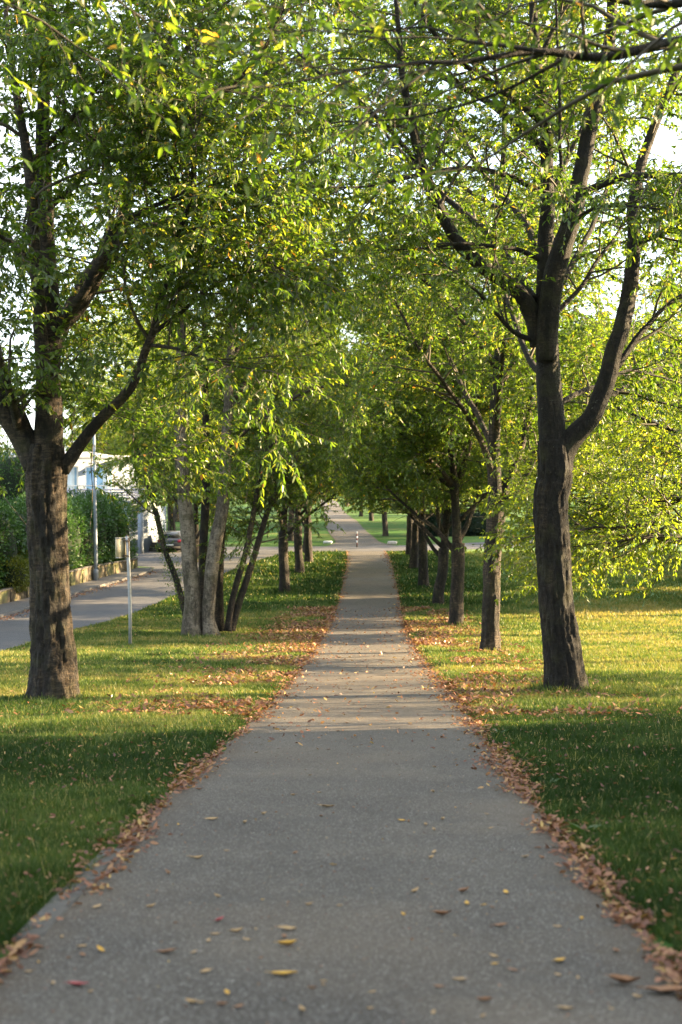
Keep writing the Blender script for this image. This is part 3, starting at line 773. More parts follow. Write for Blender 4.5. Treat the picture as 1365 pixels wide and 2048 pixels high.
cust(T, root, D, [(104, 700, 0), (120, 655, 0), (155, 615, .1), (200, 540, .1), (235, 480, .1), (254, 400, .2), (266, 330, .2), (278, 270, .2), (302, 200, .3), (330, 120, .3), (350, 30, .4), (380, -100, .5)], [40, 36, 32, 28, 25, 22, 19, 17, 14, 11, 8, 4], kids=14, kid_t=.42)
cust(T, root, D, [(122, 650, -.1), (170, 580, -.3), (210, 500, -.4), (232, 450, -.5), (270, 430, -.8), (330, 400, -1.2), (420, 350, -1.8)], [22, 18, 15, 12, 8, 4], kids=10, kid_t=.2)
cust(T, root, D, [(125, 940, 0), (150, 905, -.05), (168, 880, -.1), (208, 832, -.2), (258, 782, -.3), (290, 715, -.4), (312, 650, -.5), (320, 600, -.6), (340, 540, -.8), (362, 465, -1), (381, 390, -1.2), (386, 310, -1.3), (378, 240, -1.4), (385, 120, -1.6)], [32, 26, 23, 22, 20, 17, 15, 13, 11, 10, 9, 8, 6, 4], kids=18, kid_t=.3)
cust(T, root, D, [(75, 930, 0), (50, 880, 0), (15, 830, -.1), (-40, 770, -.2), (-90, 700, -.3), (-120, 600, -.3), (-130, 450, -.2), (-150, 250, 0)], [56, 52, 44, 34, 28, 20, 12, 6], kids=16, kid_t=.3)
for pts, ws in [
    ([(60, 880, 0), (35, 820, -.1), (15, 790, -.15), (0, 775, -.2)], [26, 24, 22]),
    ([(313, 662, -.5), (350, 635, -.7), (400, 590, -1), (450, 560, -1.4), (520, 545, -2)], [10, 8, 6, 3]),
    ([(300, 690, -.4), (360, 700, -1), (430, 720, -1.6), (500, 740, -2.2)], [8, 6, 3]),
    ([(330, 560, -.7), (400, 515, -.9), (470, 505, -1.2), (540, 530, -1.6), (600, 560, -2)], [9, 7, 5, 3]),
    ([(280, 270, .2), (330, 265, -.2), (400, 225, -.7), (470, 165, -1.2), (530, 90, -1.7), (570, 10, -2.2)], [15, 13, 10, 8, 5]),
    ([(245, 445, .1), (310, 420, -.5), (390, 390, -1.2), (440, 350, -1.8)], [9, 7, 3]),
    ([(270, 300, .2), (300, 200, -.4), (330, 110, -.8), (345, 40, -1), (350, -60, -1.2)], [12, 9, 7, 4]),
    ([(95, 600, .1), (60, 540, .6), (20, 480, 1.2), (-40, 420, 2)], [18, 14, 9, 5]),
    ([(92, 420, .2), (150, 370, .8), (210, 290, 1.4), (250, 200, 2)], [14, 11, 8, 4]),
    ([(85, 300, .2), (140, 240, -.5), (190, 180, -1.2), (240, 130, -2)], [13, 10, 7, 4]),
    ([(100, 700, 0), (130, 620, 1.2), (190, 520, 2.4), (240, 420, 3.6)], [22, 17, 12, 6]),
    ([(98, 720, 0), (140, 620, 1.2), (200, 500, 2.8), (240, 380, 3.5)], [20, 16, 11, 6]),
    ([(90, 560, .1), (40, 500, -.6), (0, 470, -1.2), (-60, 430, -2)], [14, 10, 7, 3]),
    ([(90, 150, .3), (60, 60, .3), (40, -40, .3), (30, -160, .3)], [13, 10, 5]),
    ([(266, 330, .2), (350, 250, 1), (440, 190, 1.7), (540, 140, 2.3), (640, 90, 3)], [14, 11, 9, 7, 4]),
    ([(240, 470, .1), (330, 440, 1), (440, 400, 2), (550, 380, 3), (640, 400, 3.6)], [14, 11, 8, 6, 3]),
    ([(302, 200, .3), (380, 90, 0), (460, 0, -.4), (560, -90, -.8)], [12, 9, 7, 4]),
    ([(362, 465, -1), (430, 430, -.4), (520, 330, .4), (600, 260, 1)], [9, 7, 5, 3]),
    ([(40, 870, 0), (20, 780, -1), (-10, 700, -2), (-60, 640, -2.8)], [20, 15, 10, 5]),
]:
    cust(T, root, D, pts, ws, kids=8, kid_t=.2, sides=8, l2=.8)
for px, py, dd in [(190, 880, 1), (280, 880, 1.5), (300, 870, .5), (200, 840, 3), (250, 830, 2.5), (310, 930, 2.2), (30, 940, 2), (10, 980, 2.5), (320, 820, 1), (380, 800, .5), (60, 800, 3), (20, 720, 3)]:
    q = P(px, py, D + dd) - root
    for k in range(2): T.branch2(q + T.r.normal(0, .2, 3), T.r.normal(0, 1, 3) + (0, 0, .25), T.r.uniform(.9, 1.6), .009)
lt = empty("avenue_tree", tuple(root)); T.finish(lt)
tag(lt, "thick cracked trunk sunlit down its right edge, nearest tree of the left row", "tree", GL)

# ---- tree right of the camera with the long bough across the top
D = 10.0; root = np.array([3.75, D, float(GZ(D)) - .02])
T = Tree(105, leaf=.095, dens=.8, zmin=4.2)
T.trunk_piece([(0, 0, -.3), (0, 0, 1), (-.05, 0, 2.3), (-.05, 0, 3.4)], [.29, .26, .25, .24], 28, .06, flare=.35, rough=.08)
T.limb((-.05, 0, 3.1), (.05, 0, 1), 6.5, .19, .02, bend=.05, kids=18, kid_t=.3, sides=10)
for a, el, h, L in [(.3, 40, 3.2, 5), (1.2, 45, 3.5, 5), (-.9, 40, 3.4, 5), (-1.9, 48, 3.8, 5)]:
    e = math.radians(el); T.limb((-.05, 0, h), (math.cos(a) * math.cos(e), math.sin(a) * math.cos(e), math.sin(e)), L, .09, .012, bend=.07, grav=-.02, kids=12, kid_t=.3)
def near(d, pts, ws, **kw): cust(T, root, d, pts, ws, **kw)
near(9.4, [(1742, 60, .6), (1600, 40, .4), (1460, 60, .2), (1365, 92, .1), (1300, 100), (1230, 112), (1150, 112, -.1), (1085, 103, -.2), (1010, 110, -.3), (940, 125, -.4), (840, 128, -.6), (740, 132, -.8), (640, 150, -1), (540, 175, -1.2)], [52, 38, 28, 24, 21, 19, 17, 14, 12, 10, 8, 6, 4, 3], kids=13, kid_t=.3, l2=.6)
near(9.6, [(1742, -80, .4), (1560, -40, .2), (1420, 0), (1365, 14), (1300, 16), (1240, 6, -.1), (1150, -20, -.2), (1050, -60, -.3)], [40, 32, 24, 19, 16, 12, 8, 4], kids=8, kid_t=.3, l2=.6)
near(9.0, [(1090, 104), (1000, 90, .2), (920, 85, .4), (850, 60, .6), (760, 70, .8), (660, 60, 1)], [10, 8, 6, 4, 3], kids=6, kid_t=.2, l2=.5)
near(9.0, [(1140, 112, -.1), (1050, 160, .1), (960, 200, .3), (860, 230, .5), (740, 240, .8), (620, 260, 1)], [9, 7, 5, 4, 2], kids=6, kid_t=.2, l2=.45)
nt_ = empty("avenue_tree", tuple(root)); T.finish(nt_)
tag(nt_, "tree right of the camera whose long dark bough crosses the top right of the picture", "tree", GR)

# ---- multi-stemmed clump
D = 44.5; root = np.array([-4.3, D, float(GZ(D)) - .02])
T = Tree(107, leaf=.12, six=False, dens=5.2, zmin=3.0)
T.pathside = .7
ct = empty("multi_stem_tree", tuple(root))
def stem(pts, ws, kids, kid_t, flare=.2, bark=M_bark_pale, label=None, dd=0.0):
    q = W(root, D + dd, pts); r = np.interp(np.linspace(0, 1, len(q)), np.linspace(0, 1, len(ws)), R_(D, ws))
    keep = T.trunk; T.trunk = MB()
    p, rr = T.trunk_piece(q, r, 16, .10, flare=flare, rough=.05)
    o = T.trunk.build("stem", bark, ct, True)
    if label: o['label'] = label
    T.trunk = keep
    L = np.linalg.norm(np.diff(p, axis=0), axis=1).sum()
    T.spawn2(p, rr, L, kids, kid_t)
    return p
stem([(386, 1290), (384, 1240), (386, 1200), (380, 1137), (376, 1064), (368, 990), (364, 932), (361, 859), (360, 780), (364, 650), (368, 500, .5), (375, 350, .8), (370, 200, 1), (380, 50, 1)], [44, 36, 34, 31, 29, 27, 25, 22, 18, 14, 11, 8, 4], 34, .38, .3, label="pale grey stem with branch scars, leftmost of the thick stems")
stem([(424, 1280), (417, 1240), (420, 1181), (429, 1100), (444, 1020), (450, 946), (453, 873), (456, 829), (460, 740), (468, 620, -.3), (475, 480, -.5), (490, 320, -.6), (500, 150, -.6), (505, 10, -.6)], [34, 26, 27, 28, 25, 22, 20, 19, 16, 14, 12, 9, 6, 3], 34, .36, .3)
stem([(402, 1255), (405, 1180), (407, 1093), (411, 1005), (413, 917), (412, 829), (410, 700), (405, 540), (400, 380), (395, 200)], [18, 18, 18, 17, 16, 14, 12, 9, 6, 3], 28, .45, dd=1.2, bark=M_bark)
stem([(438, 1262), (439, 1180), (441, 1122), (447, 1034), (452, 940), (462, 800), (475, 640)], [22, 17, 15, 13, 12, 9, 5], 14, .45, dd=1.0, bark=M_bark)
stem([(456, 1262), (463, 1210), (474, 1165), (491, 1108), (503, 1050), (515, 980), (530, 900), (545, 800)], [14, 13, 13, 12, 11, 9, 7, 4], 16, .35, dd=.6, bark=M_bark)
stem([(462, 1260), (480, 1200), (497, 1150), (508, 1115), (523, 1064), (538, 1017), (558, 976), (579, 940), (610, 880), (650, 850, -.5)], [16, 15, 14, 13, 12, 11, 9, 8, 6, 4], 18, .35, dd=.8, bark=M_bark, label="rightmost stem leaning over towards the path")
pi = stem([(374, 1235), (366, 1205), (350, 1151), (333, 1108), (318, 1049), (303, 990), (290, 950), (270, 880), (250, 800)], [14, 13, 12, 11, 11, 10, 9, 7, 4], 12, .45, dd=.9, bark=M_bark, label="thin stem leaning left, wrapped in ivy")
for pts, ws in [
    ([(500, 200, -.6), (580, 100, 0), (660, 20, .5)], [8, 6, 3]),
    ([(480, 420, -.5), (570, 300, .5), (650, 200, 1.4), (730, 120, 2)], [10, 8, 5, 3]),
    ([(375, 300, .8), (300, 200, .5), (230, 120, 0)], [9, 7, 4]),
    ([(372, 420, .6), (290, 330, 1.5), (200, 280, 2.5)], [9, 7, 4]),
    ([(400, 300), (430, 180, 1.5), (440, 60, 2.5)], [8, 6, 3]),
    ([(450, 900), (520, 840, -.6), (600, 790, -1.4), (680, 770, -2.2), (740, 790, -3)], [9, 8, 6, 5, 3]),
    ([(462, 720), (530, 620, .5), (620, 520, 1), (700, 450, 1.6), (760, 400, 2)], [11, 9, 7, 5, 3]),
    ([(475, 640), (540, 500, -1), (620, 400, -2), (690, 320, -3)], [10, 8, 6, 3]),
    ([(364, 700), (300, 600, -1), (230, 540, -2), (180, 500, -3)], [10, 8, 6, 3]),
    ([(455, 820), (540, 700, 1.5), (620, 640, 2.5), (700, 620, 3.5)], [10, 8, 6, 3]),
    ([(530, 900), (600, 850, .5), (660, 840, 1.2), (730, 850, 2)], [7, 6, 4, 2]),
    ([(368, 520, .5), (420, 400, 0), (480, 300, -1), (560, 220, -2)], [9, 7, 5, 3]),
    ([(470, 620, -.3), (540, 540, 2), (600, 440, 4), (680, 360, 5)], [10, 8, 6, 3]),
]:
    cust(T, root, D, pts, ws, kids=13, kid_t=.15, sides=6, step=.25, l2=1.15)
T.foliage_at(pi[(pi[:, 2] > .9) & (pi[:, 2] < 4.2)], .17, 1100)
T.zmin = 1.7     # low leafy shoots in front of the stems
for px, py, dd in [(330, 960, -1.5), (400, 900, -2), (480, 1010, -1), (520, 1010, -1), (545, 1040, -.5), (500, 1060, -.5), (560, 1000, .5), (470, 950, -1.6), (300, 930, .2), (540, 960, 0), (460, 1040, 1), (350, 1000, 1.5), (590, 960, 1), (620, 920, 1), (580, 1020, 2), (400, 960, 1.8), (500, 900, -2.2), (560, 880, -2.2)]:
    q = P(px, py, D + dd) - root
    for k in range(1):
        T.branch2(q + T.r.normal(0, .25, 3), T.r.normal(0, 1, 3) + (0, 0, .1), T.r.uniform(.9, 1.8), .012)
T.finish(ct)
tag(ct, "clump of several pale and dark stems spreading from one foot beside the signpost", "tree")

# ---- low lit branches on the right, belonging to a tree on the meadow edge out of frame
root = np.array([9.3, 32.0, float(GZ(32.0)) - .02])
T = Tree(109, leaf=.112, dens=2.4, zmin=1.5)
T.trunk_piece([(0, 0, -.3), (0, .0, 1), (-.05, 0, 2.0), (-.05, 0, 2.8)], [.27, .24, .23, .22], 20, .08, flare=.35)
T.limb((-.05, 0, 2.5), (0, 0, 1), 6, .17, .02, bend=.05, kids=6, kid_t=.5, sides=10)
for k, (a, el, h, L) in enumerate([(2.6, 20, 2.4, 4.6), (3.1, 22, 2.5, 5.2), (3.6, 20, 2.4, 4.8), (2.9, 30, 3.1, 5.2), (3.4, 42, 3.6, 5.2), (2.2, 35, 3.0, 5), (4.2, 35, 3.2, 5), (3.0, 55, 3.8, 5.5), (2.3, 60, 4.2, 5.5), (3.8, 55, 4.0, 5.5), (3.3, 20, 2.8, 5.4), (2.7, 18, 2.8, 5.0)]):
    e = math.radians(el); T.limb((-.05, 0, h), (math.cos(a) * math.cos(e), math.sin(a) * math.cos(e), math.sin(e)), L, .09, .012, bend=.07, grav=-.028, kids=15, kid_t=.25)
mt = empty("meadow_tree", tuple(root)); T.finish(mt, leafmat=M_leaf_light)
tag(mt, "yellow green tree on the meadow, its sunlit branches hanging low behind the nearest right trunk", "tree")

# ---- background trees
bg_trees = [
    (32, 115.5, 0, 1.9, 1.1, "tree added at the right picture edge to shade the grass beyond the crossing"),  # put in to shade the grass right of the far path
    (38, 124, 1, .9, 1.2, "tree beside the crossing road at the far right edge"),
    (-9.0, 88, 1, 3.2, 1.0, "leafy tree beside the side street in front of the driveway"),
    (-3.0, 100, None, 0, 0, ""),
    (-15, 126, 0, .9, 1.2, "tree beyond the crossing road on the left slope"),
    (-18, 118, 1, 2.1, 1.25, "tree beside the white house beyond the crossing"),
    (-17, 147, 0, 3.6, 1.35, "tall tree on the left hillside far beyond the crossing"),
    (-14, 172, 1, 4.9, 1.4, "tall tree on the left of the far path high on the slope"),
    (13.5, 137, 0, 5.2, 1.2, "tree behind the dark shrubs beyond the crossing road"),
    (20, 134, 1, .4, 1.3, "tree beyond the crossing road right of the dark shrubs"),
    (22, 138, 0, 1.7, 1.3, "tree beyond the bend of the crossing road on the right"),
    (30, 142, 1, 2.9, 1.35, "tree at the far right beyond the crossing road"),
    (38, 152, 0, 4.0, 1.4, "rightmost background tree beyond the meadow"),
    (13, 178, 1, 2.2, 1.4, "tall tree on the far slope right of the path"),
    (20, 175, 0, 3.1, 1.5, "tall tree high on the far right slope"),
    (1, 252, 1, .2, 1.7, "tree closing the view at the top of the path"),
    (-13, 225, 0, 1.2, 1.6, "tree left of the path near the top of the rise"),
    (10, 222, 0, 5.5, 1.5, "tree right of the path near the top of the rise"),
    (-17, 190, 1, 2.7, 1.6, "large tree on the left skyline"),
    (16, 235, 1, 3.7, 1.7, "large tree on the right skyline"),
    (-26, 160, 0, 4.3, 1.5, "large tree behind the white house"),
    (32, 200, 1, 5.0, 1.7, "large tree on the far right skyline"),
]
for x, y, p, rz, sc, lab in bg_trees:
    if p is None: continue
    place_tree(proto_bg[p], x, y, rz, sc, lab, "trees in the background", name="background_tree")

# ------------------------------------------------------------------ hedges and shrubs
def hedge(name, boxes, n, size, mat, label, cat, seed=1, core=(.012, .022, .008)):
    """boxes: list of (cx, cy, cz, rx, ry, rz) rounded mounds"""
    r = np.random.default_rng(seed); root = None
    B = np.array(boxes, float); c0 = B[:, :3].mean(0); c0[2] = (B[:, 2] - B[:, 5]).min()
    root = empty(name, tuple(c0)); tag(root, label, cat)
    area = (B[:, 3] * B[:, 4] + B[:, 3] * B[:, 5] + B[:, 4] * B[:, 5]); k = r.choice(len(B), n, p=area / area.sum())
    v = r.normal(0, 1, (n, 3)); v /= np.linalg.norm(v, axis=1, keepdims=True)
    e = np.sign(v) * np.abs(v) ** .7; e /= np.maximum(1, np.linalg.norm(e, axis=1, keepdims=True) * .92)
    lum = .86 + .28 * fbm(v[:, 0] * 3 + k * 7, v[:, 1] * 3 + 9, v[:, 2] * 3 + 9, seed) + r.normal(0, .05, n)
    q = B[k, :3] + e * B[k, 3:] * lum[:, None] - c0
    d = v * .8 + r.normal(0, .6, (n, 3)); d[:, 2] += .15
    V, Fa, kk = leaf_mesh(q, d, size * r.uniform(.6, 1.3, n), .42, r, False)
    tint = np.clip(.5 * r.random(n) + .5 * fbm(q[:, 0] * 1.2 + 40, q[:, 1] * 1.2 + 40, q[:, 2] * 1.2 + 40, seed + 3) + .15 * (lum - 1), 0, 1)
    mesh_np("foliage", V, [Fa], mat, root, False, np.repeat(tint, kk))
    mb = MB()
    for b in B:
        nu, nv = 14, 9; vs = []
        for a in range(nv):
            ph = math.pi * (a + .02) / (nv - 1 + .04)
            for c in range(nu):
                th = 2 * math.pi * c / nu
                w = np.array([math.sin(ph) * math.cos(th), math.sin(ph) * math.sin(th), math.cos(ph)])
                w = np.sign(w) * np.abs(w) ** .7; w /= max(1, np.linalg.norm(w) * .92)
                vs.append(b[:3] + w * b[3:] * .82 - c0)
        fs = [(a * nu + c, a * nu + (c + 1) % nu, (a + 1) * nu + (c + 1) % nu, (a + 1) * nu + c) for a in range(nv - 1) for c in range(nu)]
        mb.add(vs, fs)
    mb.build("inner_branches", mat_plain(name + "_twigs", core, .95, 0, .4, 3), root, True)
    return root
bx = []
for y in np.arange(63.5, 82.0, 2.2):
    x = float(wx(y)); bx.append((x - 1.7, y, float(GZ(y)) + 2.1 + .15 * math.sin(y), 1.6, 1.7, 2.2))
hedge("hedge", bx, 60000, .16, M_hedge, "tall dark green hedge above the low wall beside the lamp post", "hedge", 5)
bx = []
for y in np.arange(50, 63, 2.4):
    x = float(wx(y)); bx.append((x - 2.0, y, float(GZ(y)) + 2.2, 1.7, 1.9, 2.3))
hedge("hedge", bx, 30000, .16, M_hedge, "dark hedge at the left picture edge behind the nearest left trunk", "hedge", 6)
y = 64.0
hedge("shrub", [(float(wx(y)) - .6, y - 1, float(GZ(y)) + 1.15, .8, 1.0, .75), (float(wx(y)) - .9, y + 1, float(GZ(y)) + 1.5, .8, 1.0, .8)], 6000, .14, M_shrub, "yellow green shrub in front of the dark hedge, left of the nearest left trunk", "shrub", 7)
hedge("shrub", [(8.6, 118.5, float(GZ(118)) + .9, 2.0, 1.3, 1.2), (11.4, 119.0, float(GZ(119)) + .9, 1.8, 1.3, 1.2)], 14000, .2, M_dark_shrub, "dark bluish green shrubs along the far side of the crossing road", "shrub", 8)
hedge("shrub", [(19, 125.5, float(GZ(125)) + .9, 2.6, 1.4, 1.2), (22.6, 127.5, float(GZ(128)) + .9, 3, 1.6, 1.3)], 12000, .2, M_hedge, "low dark shrubs beyond the bend of the crossing road", "shrub", 9)
hedge("conifer", [(-17.6, 77, float(GZ(77)) + 3.4, 1.8, 2.0, 3.7), (-20.4, 72, float(GZ(72)) + 3.2, 1.8, 2, 3.5)], 20000, .18, M_hedge, "dark tall evergreen behind the hedge at the left picture edge", "tree", 10)
# unseen tall hedges added on the right to shade the foreground and far avenue
hedge("hedge", [(15.0, y, float(GZ(y)) + 4.8, 1.6, 2.2, 5.1) for y in np.arange(-12.8, 18.5, 2.8)], 26000, .3, M_hedge, "unseen tall hedge added to shade the foreground from the right", "hedge", 11)
hedge("hedge", [(.24 * y + 4.0, y, float(GZ(y)) + 4.4, 1.8, 2.4, 4.9) for y in list(np.arange(61.8, 68, 2.8)) + list(np.arange(73, 100, 2.9))], 30000, .34, M_hedge, "unseen tall hedge added to shade the far avenue from the right", "hedge", 12)

# ------------------------------------------------------------------ low wall
wl = empty("garden_wall", (float(wx(60)), 60, float(GZ(60))))
tag(wl, "low weathered stone garden wall below the hedge along the pavement", "wall")
yy = np.arange(30, 81.6, .5)
wz = GZ(yy); hh = np.interp(yy, [30, 60, 66, 72, 81.5], [.6, .62, .75, .8, .6])
c0 = np.array(wl.location)
prof = [(-.3, -.2), (-.3, 1), (0, 1), (0, -.2)]
V = np.stack([np.stack([wx(yy) + a, yy, wz + (hh * b if b > 0 else b)], 1) for a, b in prof], 1).reshape(-1, 3) - c0
i = np.arange(len(yy) - 1)[:, None] * 4; j = np.arange(3)[None]
mesh_np("stonework", V, [np.stack([i + j, i + 4 + j, i + 5 + j, i + 1 + j], -1).reshape(-1, 4), np.array([[0, 1, 2, 3], [len(V) - 1, len(V) - 2, len(V) - 3, len(V) - 4]])], M_wall, wl)
V = np.stack([np.stack([wx(yy) + a, yy, wz + hh + b], 1) for a, b in [(-.33, .003), (-.33, .06), (.03, .06), (.03, .003)]], 1).reshape(-1, 3) - c0
mesh_np("coping", V, [np.stack([i + j, i + 4 + j, i + 5 + j, i + 1 + j], -1).reshape(-1, 4), np.array([[len(V) - 1, len(V) - 2, len(V) - 3, len(V) - 4]])], M_conc, wl)
mb = MB()
for y in np.arange(60, 81, 1.9):
    mb.box((float(wx(y)) + .015 - c0[0], y - c0[1], float(GZ(y)) + .28 - c0[2]), (.05, .16, .58))
mb.build("pier", M_wall, wl)

# ------------------------------------------------------------------ signpost
D = 39.5; sx = (261 - CX) * D / F; g = float(GZ(D))
sp = empty("signpost", (sx, D, g)); tag(sp, "grey metal post with a weathered sign panel turned sideways, on the left grass", "sign post")
mb = MB(); mb.tube([(0, 0, -.2), (0, 0, 1), (-.04, 0, 2.2), (-.09, 0, 3.05)], [.05] * 4, 14); mb.build("pole", M_steel, sp, True)
mb = MB(); mb.tube([(-.09, 0, 3.05), (-.09, 0, 3.08)], [.055, .03], 14); mb.build("pole_cap", M_dark_metal, sp)
mb = MB(); mb.box((0, 0, 0), (.46, .02, .58)); pn = mb.build("sign_panel", M_sign_back, sp)
pn.location = (-.24, -.06, 2.72); pn.rotation_euler = (0, 0, math.radians(57))
pn['label'] = "blank weathered back of the sign panel"
mb = MB(); mb.box((0, -.014, .27), (.46, .02, .03)); mb.box((0, -.014, -.27), (.46, .02, .03)); mb.box((.22, -.014, 0), (.02, .02, .5)); mb.build("panel_frame", M_steel, pn)
for z in (2.5, 2.92):
    mb = MB(); mb.box((-.11, -.0, z), (.17, .13, .035)); mb.build("bracket", M_dark_metal, sp)
mb = MB(); mb.box((-.055, 0.02, 2.72), (.06, .13, .55)); mb.build("clamp_plate", M_dark_metal, sp)

# ------------------------------------------------------------------ street lamp
D = 73.0; sx = (192 - CX) * D / F; g = float(GZ(D)) + .12
lp = empty("street_lamp", (sx, D, g)); tag(lp, "blue grey lamp post standing on the pavement in front of the hedge", "street lamp")
mb = MB(); mb.tube([(0, 0, -.1), (0, 0, 1.2), (-.03, 0, 3.5), (-.10, 0, 8.6)], [.11, .105, .085, .06], 14); mb.build("pole", M_lamp_post, lp, True)
mb = MB(); mb.tube([(0, 0, -.02), (0, 0, .5), (0, 0, .55)], [.14, .135, .11], 14); mb.build("base_sleeve", M_lamp_post, lp, True)
mb = MB(); mb.tube([(-.10, 0, 8.55), (-.02, 0, 8.8), (.3, 0, 8.95), (.9, 0, 9.0)], [.05, .05, .04, .04], 10); mb.build("arm", M_lamp_post, lp, True)
mb = MB(); mb.box((1.15, 0, 8.98), (.65, .28, .12), 0, .8); hd = mb.build("lamp_head", M_lamp_post, lp)
mb = MB(); mb.box((1.17, 0, 8.90), (.45, .2, .03)); mb.build("lens", M_curtain, hd)

# ------------------------------------------------------------------ bollard with red-and-white bands
D = 104.5; sx = (714.5 - CX) * D / F; g = float(GZ(D)) + .02
bo = empty("bollard", (sx, D, g)); tag(bo, "slim red and white banded post in the middle of the path at the crossing", "bollard")
hb = 1.12; nb = 7
for k in range(nb):
    z0 = hb * k / nb; z1 = hb * (k + 1) / nb
    mb = MB(); mb.tube([(0, 0, z0), (0, 0, z1)], [.055 if k else .07, .055], 14)
    mb.build("white_band" if k % 2 == 0 and k else ("red_band" if k else "base"), M_postwhite if (k % 2 == 0 and k) else (M_postred if k else M_dark_metal), bo, False)
mb = MB(); mb.tube([(0, 0, hb), (0, 0, hb + .03)], [.055, .02], 14); mb.build("cap", M_postwhite, bo)

# ------------------------------------------------------------------ boulders
def boulder(x, y, sx_, sy_, sz_, mat, seed, label):
    nu, nv = 20, 12; vs = []
    for a in range(nv):
        ph = math.pi * (a + .02) / (nv - 1 + .04)
        for c in range(nu):
            th = 2 * math.pi * c / nu
            w = np.array([math.sin(ph) * math.cos(th), math.sin(ph) * math.sin(th), math.cos(ph)])
            w = np.sign(w) * np.abs(w) ** .6
            w = w * (.85 + .3 * float(fbm(w[0] * 1.7 + seed, w[1] * 1.7 + 5, w[2] * 1.7 + 5, seed)))
            vs.append(w * np.array([sx_, sy_, sz_]) / 2 + np.array([0, 0, sz_ * .38]))
    mb = MB(); mb.add(vs, [(a * nu + c, a * nu + (c + 1) % nu, (a + 1) * nu + (c + 1) % nu, (a + 1) * nu + c) for a in range(nv - 1) for c in range(nu)])
    o = mb.build("boulder", mat); o.location = (x, y, float(GZ(y))); tag(o, label, "boulder"); return o
boulder((785 - CX) * 107.5 / F, 107.5, .74, .45, .32, M_stone, 3, "beige block of stone on the grass corner right of the banded post")
boulder((656 - CX) * 108.5 / F, 108.5, .7, .45, .26, M_stone2, 4, "pale white boulder on the grass corner left of the banded post")

# ------------------------------------------------------------------ edging stones along the near path
def edging(y0, y1, label):
    n = 8; ys_ = np.linspace(y0, y1, n); r = np.random.default_rng(int(y0 * 10))
    xl = PC(ys_) - HW - .02; V = []
    for y, x in zip(ys_, xl):
        z = float(GZ(y))
        for a, b in [(-.065, -.1), (-.065, .012), (-.058, .020), (.058, .020), (.066, .012), (.066, -.1)]:
            V.append((x + a + r.normal(0, .0015), y, z + b + r.normal(0, .001)))
    V = np.array(V); c = np.array([xl[0], y0, float(GZ(y0))]); i = np.arange(n - 1)[:, None] * 6; j = np.arange(5)[None]
    o = mesh_np("edging_stone", V - c, [np.stack([i + j, i + 6 + j, i + 7 + j, i + 1 + j], -1).reshape(-1, 4), np.array([[0, 1, 2, 3, 4, 5], [len(V) - 1 - k for k in range(6)]])], M_conc)
    o.location = tuple(c); tag(o, label, "edging stone", "edging stones of the path"); return o
edging(6.25, 7.24, "bare concrete edging stone at the near left path edge, closer to the camera")
edging(7.26, 8.45, "bare concrete edging stone at the left path edge, the farther of the two")

# ------------------------------------------------------------------ white house with balcony
hs = empty("house", (-20.0, 97.0, float(GZ(97)))); tag(hs, "white house with a slatted balcony rail and bluish windows behind the hedge", "house")
X0, X1, Y0, Y1 = -16, 6.6, 1.5, 12
mb = MB(); mb.box(((X0 + X1) / 2, (Y0 + Y1) / 2, 1.6), (X1 - X0, Y1 - Y0, 3.6)); mb.box(((X0 + X1 - 2) / 2, (Y0 + 2 + Y1) / 2, 5.0), (X1 - X0 - 2, Y1 - Y0 - 2.4, 3.2)); mb.build("wall", M_white_shaded, hs)
mb = MB(); mb.box(((X0 + X1) / 2, Y0 - .4, 3.5), (X1 - X0 + .4, 3.0, .22)); mb.build("balcony_slab", M_white_shaded, hs)
for x in (X1 - .25, X1 - 1.2, X1 - 4.6, X1 - 8):
    mb = MB(); mb.box((x, Y0 - 1.6, 1.6), (.34, .34, 3.6)); mb.build("column", M_white_shaded, hs)
mb = MB(); mb.box((X1 - 2.9, Y0 - .03, 1.15), (2.3, .06, 2.1)); dr = mb.build("garage_door", M_curtain, hs)
mb = MB(); mb.box((X1 - 2.9, Y0 - .08, 1.0), (.2, .04, .03)); mb.build("handle", M_dark_metal, dr)
for k, x in enumerate(np.arange(X0, X1 + .2, 1.13)):
    mb = MB(); mb.box((x, Y0 - 1.85, 4.1), (.09, .09, 1.0)); mb.build("rail_post", M_rail, hs)
mb = MB(); mb.box(((X0 + X1) / 2, Y0 - 1.85, 4.62), (X1 - X0 + .1, .12, .07)); mb.build("hand_rail", M_rail, hs)
for z in (3.8, 3.98, 4.16, 4.34):
    mb = MB(); mb.box(((X0 + X1) / 2, Y0 - 1.93, z), (X1 - X0, .03, .11)); mb.build("rail_slat", M_slat, hs)
for x in np.arange(X0 + 1.4, X1 - 2.4, 2.5):
    mb = MB(); mb.box((x, Y0 + 2.17, 5.0), (2.0, .08, 2.2)); wf = mb.build("window", M_rail, hs)
    mb = MB(); mb.box((x, Y0 + 2.11, 5.0), (1.8, .06, 2.0)); mb.build("pane", M_glass, wf)
    mb = MB(); mb.box((x + .5, Y0 + 2.07, 5.0), (.5, .03, 2.0)); mb.build("curtain", M_curtain, wf)
mb = MB(); mb.box(((X0 + X1 - 2) / 2, (Y0 + 2 + Y1) / 2 - .3, 6.72), (X1 - X0 - 1.2, Y1 - Y0 - 1, .22)); mb.box(((X0 + X1 - 2) / 2, (Y0 + 2 + Y1) / 2 - .3, 7.0), (X1 - X0 - 3, Y1 - Y0 - 3, .35), 0, .8); mb.build("roof", M_roof, hs)
# steps beside the car
stp = empty("garden_steps", (-12.9, 99.4, float(GZ(99.4)))); tag(stp, "grey garden steps beside the parked dark car", "steps")
for k in range(4):
    mb = MB(); mb.box((0, k * .34, .08 + k * .16), (1.6, .36 + .002 * k, .17)); mb.build("step", M_conc, stp)

